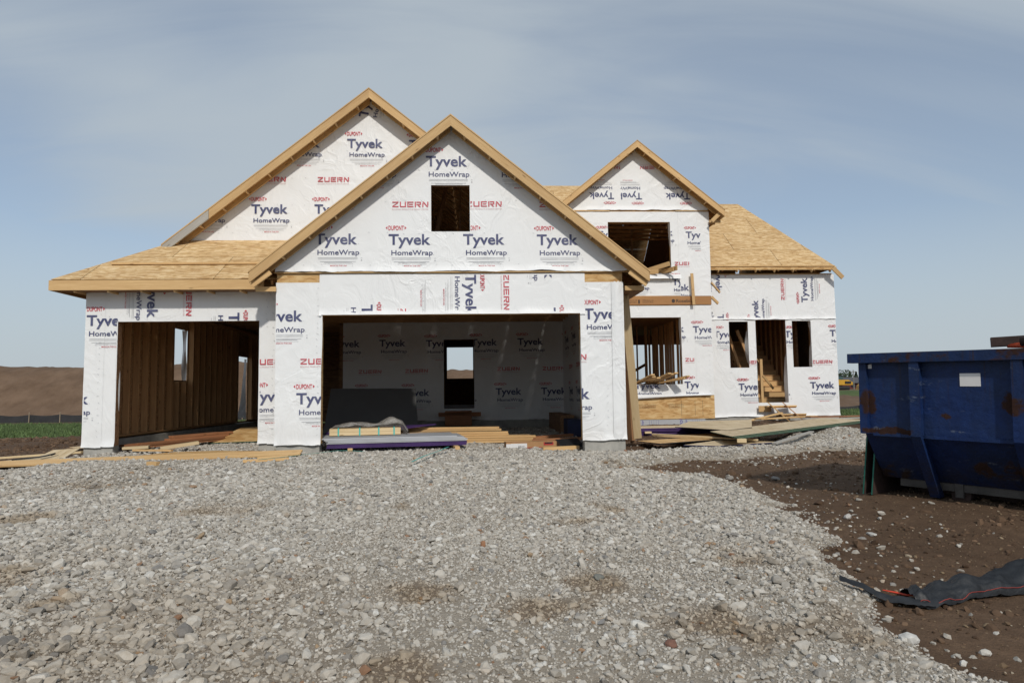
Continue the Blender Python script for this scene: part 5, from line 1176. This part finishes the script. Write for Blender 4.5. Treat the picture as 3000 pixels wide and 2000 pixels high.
nt.links.new(q.bump(q.math('ADD', n2, q.math('MULTIPLY', n1, 3.0)), 0.4, 0.03), b.inputs['Normal'])
RUST = mat_plain('rusty_steel', (0.045, 0.025, 0.02), 0.85, 0.5, 6, 0.3); SKID = mat_plain('skid_steel', (0.075, 0.068, 0.062), 0.75, 0.45, 5, 0.2)
ua = -0.976; DM = Matrix.Translation((4.526, 7.80, -0.014))@Matrix.Rotation(ua, 4, 'Z')@Matrix.Rotation(0.0205, 4, 'Y')
dmp = bpy.data.objects.new('dumpster', None); ROOT.objects.link(dmp); dmp.matrix_basis = DM; WM['dumpster'] = DM.copy(); tag(dmp, 'battered dark blue roll-off dumpster with rust patches', 'dumpster')
LD, WD = 5.9, 2.35; zt, zf, zl, ins = 1.56, 0.72, 0.19, 0.42
def dpart(name, V, F, mat): return mesh_obj(name, V, F, mat, dmp, DM)
prof = [(0, zt), (0, zf), (ins, zl), (WD-ins, zl), (WD, zf), (WD, zt)]
# hollow body: outer and inner skins
V = []; F = []
for (x, o_) in ((0.0, 0), (LD, 0)):
    for (y_, z_) in prof: V.append((x, y_, z_))
for (x) in (0.05, LD-0.05):
    for (y_, z_) in prof:
        yy_ = y_+0.04 if y_ < WD/2 else y_-0.04; V.append((x, yy_, max(z_, zl+0.04) if z_ < zt else z_))
n_ = 6
for i in range(5): F.append((i, i+1, n_+i+1, n_+i)); F.append((2*n_+i, 3*n_+i, 3*n_+i+1, 2*n_+i+1))
F.append(tuple(range(n_))[::-1]); F.append(tuple(range(n_, 2*n_))); F.append(tuple(range(2*n_, 3*n_))); F.append(tuple(range(3*n_, 4*n_))[::-1])
F += [(0, n_, 3*n_, 2*n_), (5, 2*n_+5, 3*n_+5, n_+5), (0, 2*n_, 2*n_+5, 5), (n_, n_+5, 3*n_+5, 3*n_)]
dpart('body', V, F, mb)
def dbox(name, x0, x1, y0, y1, z0, z1, mat): return dpart(name, boxv(x0, x1, y0, y1, z0, z1), BOXF, mat)
dbox('rim', -0.14, LD+0.1, -0.10, 0.03, zt-0.025, zt+0.085, mb); dbox('rim', -0.14, LD+0.1, WD-0.03, WD+0.10, zt-0.025, zt+0.085, mb)
dbox('rim', -0.14, 0.045, 0.032, WD-0.032, zt-0.022, zt+0.082, mb); dbox('rim', LD-0.045, LD+0.1, 0.032, WD-0.032, zt-0.022, zt+0.082, mb)
for xr in (0.58, 1.53, 2.48, 3.43, 4.38, 5.33):
    for side in (0, 1):
        f = (lambda y_: y_) if side == 0 else (lambda y_: WD-y_)
        o_ = -0.085; w2 = 0.05
        P = [(f(o_), zt-0.03), (f(o_), zf), (f(ins+o_+0.02), 0.02), (f(ins+0.06), 0.02), (f(0.01), zf), (f(0.01), zt-0.03)]
        V = [(xr-w2, y_, z_) for y_, z_ in P]+[(xr+w2, y_, z_) for y_, z_ in P]; k = len(P)
        F = [tuple(range(k)), tuple(range(k, 2*k))[::-1]]+[(i+k, (i+1) % k+k, (i+1) % k, i) for i in range(k)]
        dpart('rib', V, F, mb)
dbox('skid_rail', 0.18, LD-0.1, ins+0.02, ins+0.14, 0.10, zl-0.004, SKID); dbox('skid_rail', 0.18, LD-0.1, WD-ins-0.14, WD-ins-0.02, 0.10, zl-0.004, SKID)
dbox('floor_beam', 0.25, LD-0.2, 0.75, 0.87, -0.02, zl-0.004, RUST); dbox('floor_beam', 0.25, LD-0.2, WD-0.87, WD-0.75, -0.02, zl-0.004, RUST)
for xr in (0.8, 4.6):
    V, F = tube([(xr, ins+0.05, 0.06), (xr, ins+0.22, 0.06)], 0.10, 14); dpart('wheel', V, F, RUST)
    dbox('wheel_bracket', xr-0.04, xr+0.04, ins+0.0, ins+0.045, 0.04, zl, SKID)
dbox('end_post', -0.035, 0.05, -0.05, 0.04, zf, zt-0.026, mb)
dbox('label_plate', 1.0, 1.19, -0.006, -0.001, 1.27, 1.405, mw_); dbox('label_plate', 0.055, 0.095, -0.006, -0.001, 1.47, 1.52, mw_)
dbox('hinge_bar', 0.1, LD-0.2, -0.02, 0.006, zf-0.02, zf+0.015, mb)
# contents showing above the rim
D2 = lambda x, y_, z_: DM@Vector((x, y_, z_))
loose('steel_beam', 'dark rusty beam poking over the dumpster rim', 'beam', D2(1.18, 0.35, 1.735), D2(1.75, 0.55, 1.76), 0.10, 0.14, RUST)
ORG = mat_plain('orange_paint', (0.62, 0.09, 0.03), 0.5, 0.25, 8); orn = thing('orange_machine_part', 'orange machine part with a black handle on top of the dumpster', 'machine part', tuple(D2(1.8, 0.4, 1.6)))
def obox(nm, x0, x1, y0, y1, z0, z1, m_): mesh_obj(nm, [D2(*v) for v in boxv(x0, x1, y0, y1, z0, z1)], BOXF, m_, orn)
V, F = tube([D2(1.33, 0.35, 1.69), D2(1.58, 0.35, 1.7), D2(1.78, 0.35, 1.74), D2(2.08, 0.35, 1.76), D2(2.58, 0.35, 1.7)], [0.02, 0.045, 0.075, 0.09, 0.06], 10); mesh_obj('body', V, F, ORG, orn, smooth=True)
V, F = tube([D2(1.50, 0.30, 1.74), D2(1.56, 0.30, 1.8), D2(1.64, 0.30, 1.825), D2(1.88, 0.30, 1.83), D2(2.00, 0.30, 1.86)], 0.022, 8); mesh_obj('handle', V, F, BLACKF, orn, smooth=True)
V, F = tube([D2(1.88, 0.25, 1.83), D2(2.00, 0.25, 1.86), D2(2.18, 0.25, 1.85)], [0.03, 0.05, 0.05], 8); mesh_obj('motor', V, F, ORG, orn, smooth=True)
V, F = tube([D2(1.48, 0.25, 1.73), D2(1.83, 0.25, 1.74)], [0.05, 0.055], 8); mesh_obj('bracket', V, F, RUST, orn, smooth=True)
g_ = 'green edged sheets leaning on the dumpster end'
for k in range(2):
    x_ = -0.06-0.10*k; sheet('green_edged_panel', ['inner', 'outer'][k]+' narrow green edged sheet standing against the dumpster end', 'panel', [D2(x_, 0.22, -0.02), D2(x_+0.02, 1.4, -0.02), D2(x_+0.05, 1.4, 0.66), D2(x_+0.05, 0.25, 0.66)], 0.016, RUST, GREENE, g_)

# ------------------------------------------------------------------ black silt cloth, ribbon, stones near the camera
cl_ = thing('silt_cloth', 'crumpled black silt fence cloth lying on the dirt', 'cloth', (3.3, 4.6, -0.15))
path = [(2.94, 4.60), (3.05, 4.60), (3.25, 4.66), (3.5, 4.74), (3.75, 4.80), (4.05, 4.90), (4.5, 5.02), (5.0, 5.12)]
def pth(s):
    t = s*(len(path)-1); i = min(int(t), len(path)-2); f = t-i; return Vector((path[i][0]*(1-f)+path[i+1][0]*f, path[i][1]*(1-f)+path[i+1][1]*f, 0))
def cloth(s, t):
    p = pth(s); d = (pth(min(1, s+0.03))-pth(max(0, s-0.03))).normalized(); nrm = Vector((-d.y, d.x, 0)); wd = 0.19+0.13*s+0.035*math.sin(11*s)
    a = t*math.pi; y_ = -math.cos(a)*wd*0.5+wd*0.18; h = (math.sin(a)**0.7)*(0.065+0.075*s+0.02*math.sin(17*s+2*t)+0.014*math.sin(41*s-5*t))
    f = 0.06*float(fbm(np.array([s*16.0+t*4]), np.array([t*8.0-s*6]), 71, 3)[0]); x_ = p+nrm*y_
    return Vector((x_.x, x_.y, gz1(x_.x, x_.y)+h+f-0.012))
sheet_strip('fabric', cloth, 120, 26, BLACKF, cl_)
V, F = tube([cloth(s_, 0.10)+Vector((0, -0.006, 0.006)) for s_ in np.linspace(0.0, 1, 60)], 0.0028, 5); mesh_obj('red_cord', V, F, mat_plain('cord_red', (0.26, 0.035, 0.025), 0.7, 0.2), cl_)
tailp = [(2.62, 4.93, 0.03), (2.68, 4.82, 0.035), (2.76, 4.70, 0.035), (2.86, 4.62, 0.03), (2.98, 4.56, 0.035), (3.1, 4.56, 0.03)]
def tail(s, t):
    k = s*(len(tailp)-1); i = min(int(k), len(tailp)-2); f = k-i; x_ = tailp[i][0]*(1-f)+tailp[i+1][0]*f; y_ = tailp[i][1]*(1-f)+tailp[i+1][1]*f
    w = (0.03+0.05*s)*(t-0.5)*2; return Vector((x_+w*0.5, y_+w*0.8, gz1(x_, y_)+0.03+0.03*math.sin(math.pi*t)+0.012*float(vn(np.array([s*25.0]), np.array([t*7.0]), 5)[0])))
sheet_strip('torn_tail', tail, 30, 6, BLACKF, cl_)
V, F = tube([gp(2.86, 4.80, 0.045), gp(2.93, 4.74, 0.05), gp(2.97, 4.69, 0.05), gp(3.03, 4.68, 0.055), gp(3.10, 4.66, 0.05)], [0.004, 0.009, 0.007, 0.011, 0.004], 5)
tag(mesh_obj('red_ribbon', V, F, mat_plain('ribbon_red', (0.62, 0.06, 0.025), 0.5, 0.15)), 'scrap of red ribbon beside the torn black cloth', 'ribbon')
def rock(name, label, x, y, rx_, ry_, rz_, col3, seed):
    rn = random.Random(seed); bm = bmesh.new(); bmesh.ops.create_icosphere(bm, subdivisions=2, radius=1)
    for v in bm.verts: v.co = Vector(((v.co.x+rn.uniform(-.22, .22))*rx_, (v.co.y+rn.uniform(-.22, .22))*ry_, (v.co.z+rn.uniform(-.22, .22))*rz_))
    r_ = bmesh.ops.convex_hull(bm, input=bm.verts[:]); dead = [g for g in r_['geom_interior'] if isinstance(g, bmesh.types.BMVert)]+[g for g in r_['geom_unused'] if isinstance(g, bmesh.types.BMVert)]
    bmesh.ops.delete(bm, geom=list(set(dead)), context='VERTS')
    tag(bm_obj(name, bm, mat_plain('rock_'+str(seed), col3, 0.9, 0.22, 22, 0.4), None, Matrix.Translation((x, y, gz1(x, y)+rz_*0.55))@Matrix.Rotation(seed, 4, 'Z')), label, 'stone')
rock('stone', 'white angular stone alone on the dirt below the black cloth', 2.50, 3.96, 0.052, 0.045, 0.036, (0.52, 0.51, 0.48), 3)
rock('stone', 'dark grey flat stone in the middle of the gravel', 0.87, 4.98, 0.05, 0.034, 0.022, (0.17, 0.17, 0.15), 4)
rock('stone', 'reddish brown stone low in the gravel', 1.04, 3.74, 0.042, 0.03, 0.022, (0.20, 0.10, 0.07), 5)
rock('stone', 'rusty orange stone standing in the gravel', 0.05, 5.9, 0.024, 0.022, 0.035, (0.30, 0.15, 0.08), 6)
rock('stone', 'pale stone on the dirt in front of the dumpster', 4.0, 7.3, 0.05, 0.04, 0.03, (0.50, 0.48, 0.45), 7)
rock('stone', 'flat pale stone beside the gravel edge', 3.85, 6.6, 0.055, 0.03, 0.018, (0.52, 0.50, 0.46), 8)

# ------------------------------------------------------------------ silt fences
STAKE = mat_plain('stake_wood', (0.30, 0.24, 0.17), 0.9, 0.2, 8); FENCE = mat_plain('fence_cloth', (0.022, 0.022, 0.024), 0.7, 0.3, 3)
def silt_fence(x0, x1, y0, label, st_=2.15, h=0.62):
    f = thing('silt_fence', label, 'fence', ((x0+x1)/2, y0, gz1((x0+x1)/2, y0)))
    def fn(s, t):
        x = x0+(x1-x0)*s; sag = 0.10*abs(math.sin(math.pi*((x-x0)/st_)))
        return Vector((x, y0+0.05*math.sin(x*1.7)+0.02*t, gz1(x, y0)-0.03+(h-sag)*t))
    sheet_strip('cloth', fn, int((x1-x0)*3), 3, FENCE, f)
    x = x0
    while x < x1+0.1:
        z = gz1(x, y0); board('stake', (x, y0-0.05, z-0.1), (x+0.02, y0-0.05, z+h+0.14), 0.05, 0.05, STAKE, f, (1, 0, 0)); x += st_
silt_fence(-45, -15.5, 51.2, 'black silt fence with wooden stakes along the left earth bank')
silt_fence(24.6, 33.2, 46.5, 'low black silt fence beyond the right corner of the house', 2.15, 0.34)

# ------------------------------------------------------------------ far background
LEAF = mat_plain('leaf_green', (0.040, 0.065, 0.026), 0.8, 0.45, 0.5); LEAF2 = mat_plain('leaf_dark', (0.020, 0.034, 0.020), 0.8, 0.4, 0.5); BARK = mat_plain('bark', (0.07, 0.05, 0.035), 0.9, 0.3, 3)
def far_tree(label, x, y, h, w, leaf=LEAF, conifer=False, seed=0, n=900):
    rn = np.random.default_rng(seed); z0 = gz1(x, y); t = thing('conifer' if conifer else 'leafy_tree', label, 'tree', (x, y, z0))
    V, F = tube([(x, y, z0-0.1), (x+0.1, y, z0+h*0.35), (x, y, z0+h*(0.9 if conifer else 0.6))], [0.03*h, 0.022*h, 0.008*h], 7)
    if not conifer:
        for k in range(4):
            a = rn.uniform(0, 6.28); v2, f2 = tube([(x+0.05, y, z0+h*(0.3+0.06*k)), (x+math.cos(a)*w*0.3, y+math.sin(a)*w*0.3, z0+h*0.65)], [0.012*h, 0.004*h], 5); o_ = len(V); V += v2; F += [tuple(i+o_ for i in f_) for f_ in f2]
    mesh_obj('trunk', V, F, BARK, t)
    P = []
    if conifer:
        for _ in range(n):
            s = rn.uniform(0.08, 1)**0.8; r_ = w*0.5*(1-s)*rn.uniform(0.5, 1.05)+0.05; a = rn.uniform(0, 6.28); P.append((r_*math.cos(a), r_*math.sin(a), h*s))
    else:
        cs = [(rn.uniform(-.3, .3)*w, rn.uniform(-.3, .3)*w, h*rn.uniform(0.42, 0.85), rn.uniform(0.16, 0.28)*w) for _ in range(9)]
        for _ in range(n):
            c = cs[rn.integers(0, 9)]; d = rn.normal(0, 1, 3); d /= np.linalg.norm(d); r_ = c[3]*rn.uniform(0.6, 1.05); P.append((c[0]+d[0]*r_, c[1]+d[1]*r_, min(h*1.02, c[2]+d[2]*r_*0.8)))
    V = []; F = []; sz = 0.05*h
    for p_ in P:
        c = Vector((x, y, z0))+Vector(p_); a = Vector(rn.normal(0, 1, 3)).normalized(); b_ = a.orthogonal().normalized(); e = a.cross(b_); k = len(V); s = sz*rn.uniform(0.5, 1.2)
        V += [c+b_*s, c+e*s*0.6, c-b_*s, c-e*s*0.6]; F.append((k, k+1, k+2, k+3))
    mesh_obj('crown', V, F, leaf, t)
far_tree('broad leafy tree behind the far grey roofed house', 127.0, 228, 6.4, 10, seed=2)
far_tree('dark narrow conifer right of the utility pole', 130.5, 232, 6.2, 3.0, LEAF2, True, 3)
far_tree('shorter dark conifer beside the taller one', 132.8, 232, 6.0, 3.2, LEAF2, True, 4)
far_tree('leafy tree half hidden by the dumpster end', 136.5, 226, 8.2, 8, seed=5)
far_tree('low dark tree filling the gap behind the far roof', 122.5, 240, 4.5, 9, LEAF2, seed=6)
far_tree('distant tree above the bank seen through the garage', 2.0, 120, 3.6, 6.5, seed=7)
far_tree('small distant tree seen through the entry window', 31.5, 140, 3.4, 6, seed=8)
fh = thing('far_house', 'distant low house with grey roof and dark red walls', 'house', (109, 190, gz1(109, 190)))
zh = gz1(109, 190); RF = mat_plain('roof_grey', (0.085, 0.085, 0.09), 0.9, 0.15, 1); RW = mat_plain('wall_dark_red', (0.12, 0.03, 0.025), 0.9, 0.15, 1)
mesh_obj('wall', boxv(103.5, 116, 188, 196, zh-0.5, 2.7), BOXF, RW, fh)
mesh_obj('roof', [(102.8, 187.3, 2.68), (116.6, 187.3, 2.68), (116.6, 196.7, 2.68), (102.8, 196.7, 2.68), (104.5, 192, 4.4), (116.2, 192, 4.4)], [(0, 1, 5, 4), (1, 2, 5), (2, 3, 4, 5), (3, 0, 4), (3, 2, 1, 0)], RF, fh)
mesh_obj('window', boxv(106, 107.4, 187.93, 187.99, 1.5, 2.3), BOXF, mat_plain('dark_glass', (0.02, 0.02, 0.025), 0.2, 0.1), fh); mesh_obj('garage_door', boxv(112.3, 114.5, 187.93, 187.99, 0.6, 2.3), BOXF, mat_plain('door_tan', (0.30, 0.24, 0.18), 0.8, 0.1), fh)
up_ = thing('utility_pole', 'thin grey utility pole before the far house', 'pole', (96.6, 170, gz1(96.6, 170)))
V, F = tube([(96.6, 170, gz1(96.6, 170)-0.2), (96.6, 170, 5.9)], [0.14, 0.10], 7); mesh_obj('post', V, F, mat_plain('pole_grey', (0.22, 0.21, 0.2), 0.9, 0.1), up_)
mesh_obj('crossarm', boxv(95.7, 97.5, 169.9, 170.05, 5.35, 5.47), BOXF, BARK, up_)
YEL = mat_plain('machine_yellow', (0.55, 0.30, 0.02), 0.5, 0.15, 2); TRK = mat_plain('track_black', (0.02, 0.02, 0.02), 0.8, 0.3, 3)
zx = gz1(55, 100); ex = thing('excavator', 'yellow tracked excavator parked far behind the house corner', 'excavator', (54.6, 100, zx))
V = [(53.6, 99, zx+0.75), (56.1, 99, zx+0.75), (56.1, 99, zx+1.15), (55.5, 99, zx+1.5), (53.6, 99, zx+1.55)]; V += [(x, 101.2, z) for x, y_, z in V]
mesh_obj('body', V, [(4, 3, 2, 1, 0), (5, 6, 7, 8, 9)]+[(i, (i+1) % 5, (i+1) % 5+5, i+5) for i in range(5)], YEL, ex)
mesh_obj('cab', boxv(53.5, 54.7, 99.1, 100.3, zx+1.56, zx+2.1), BOXF, mat_plain('cab_glass', (0.05, 0.09, 0.09), 0.25, 0.2, 1), ex); mesh_obj('cab_roof', boxv(53.4, 54.8, 99.0, 100.4, zx+2.105, zx+2.17), BOXF, TRK, ex)
mesh_obj('engine_hood', boxv(54.9, 55.8, 98.9, 98.99, zx+0.95, zx+1.3), BOXF, TRK, ex)
for yy_ in (98.9, 100.7):
    V, F = tube([(53.4, yy_, zx+0.3), (55.4, yy_, zx+0.3)], 0.3, 10); mesh_obj('track', V, F, TRK, ex)
bl = thing('loader_bucket', 'yellow loader bucket showing at the dumpster edge', 'bucket', (58, 100, gz1(58, 100))); zx = gz1(58, 100)
V = [(57.5, 99, zx-0.1), (58.3, 99, zx+0.1), (58.5, 99, zx+0.8), (58.1, 99, zx+1.0), (57.7, 99, zx+0.6)]; V += [(x+0.1, 101, z) for x, y_, z in V]
mesh_obj('shell', V, [(4, 3, 2, 1, 0), (5, 6, 7, 8, 9)]+[(i, (i+1) % 5, (i+1) % 5+5, i+5) for i in range(5)], YEL, bl); mesh_obj('arm', boxv(58.3, 61, 99.8, 100.2, zx+0.5, zx+0.75), BOXF, YEL, bl)
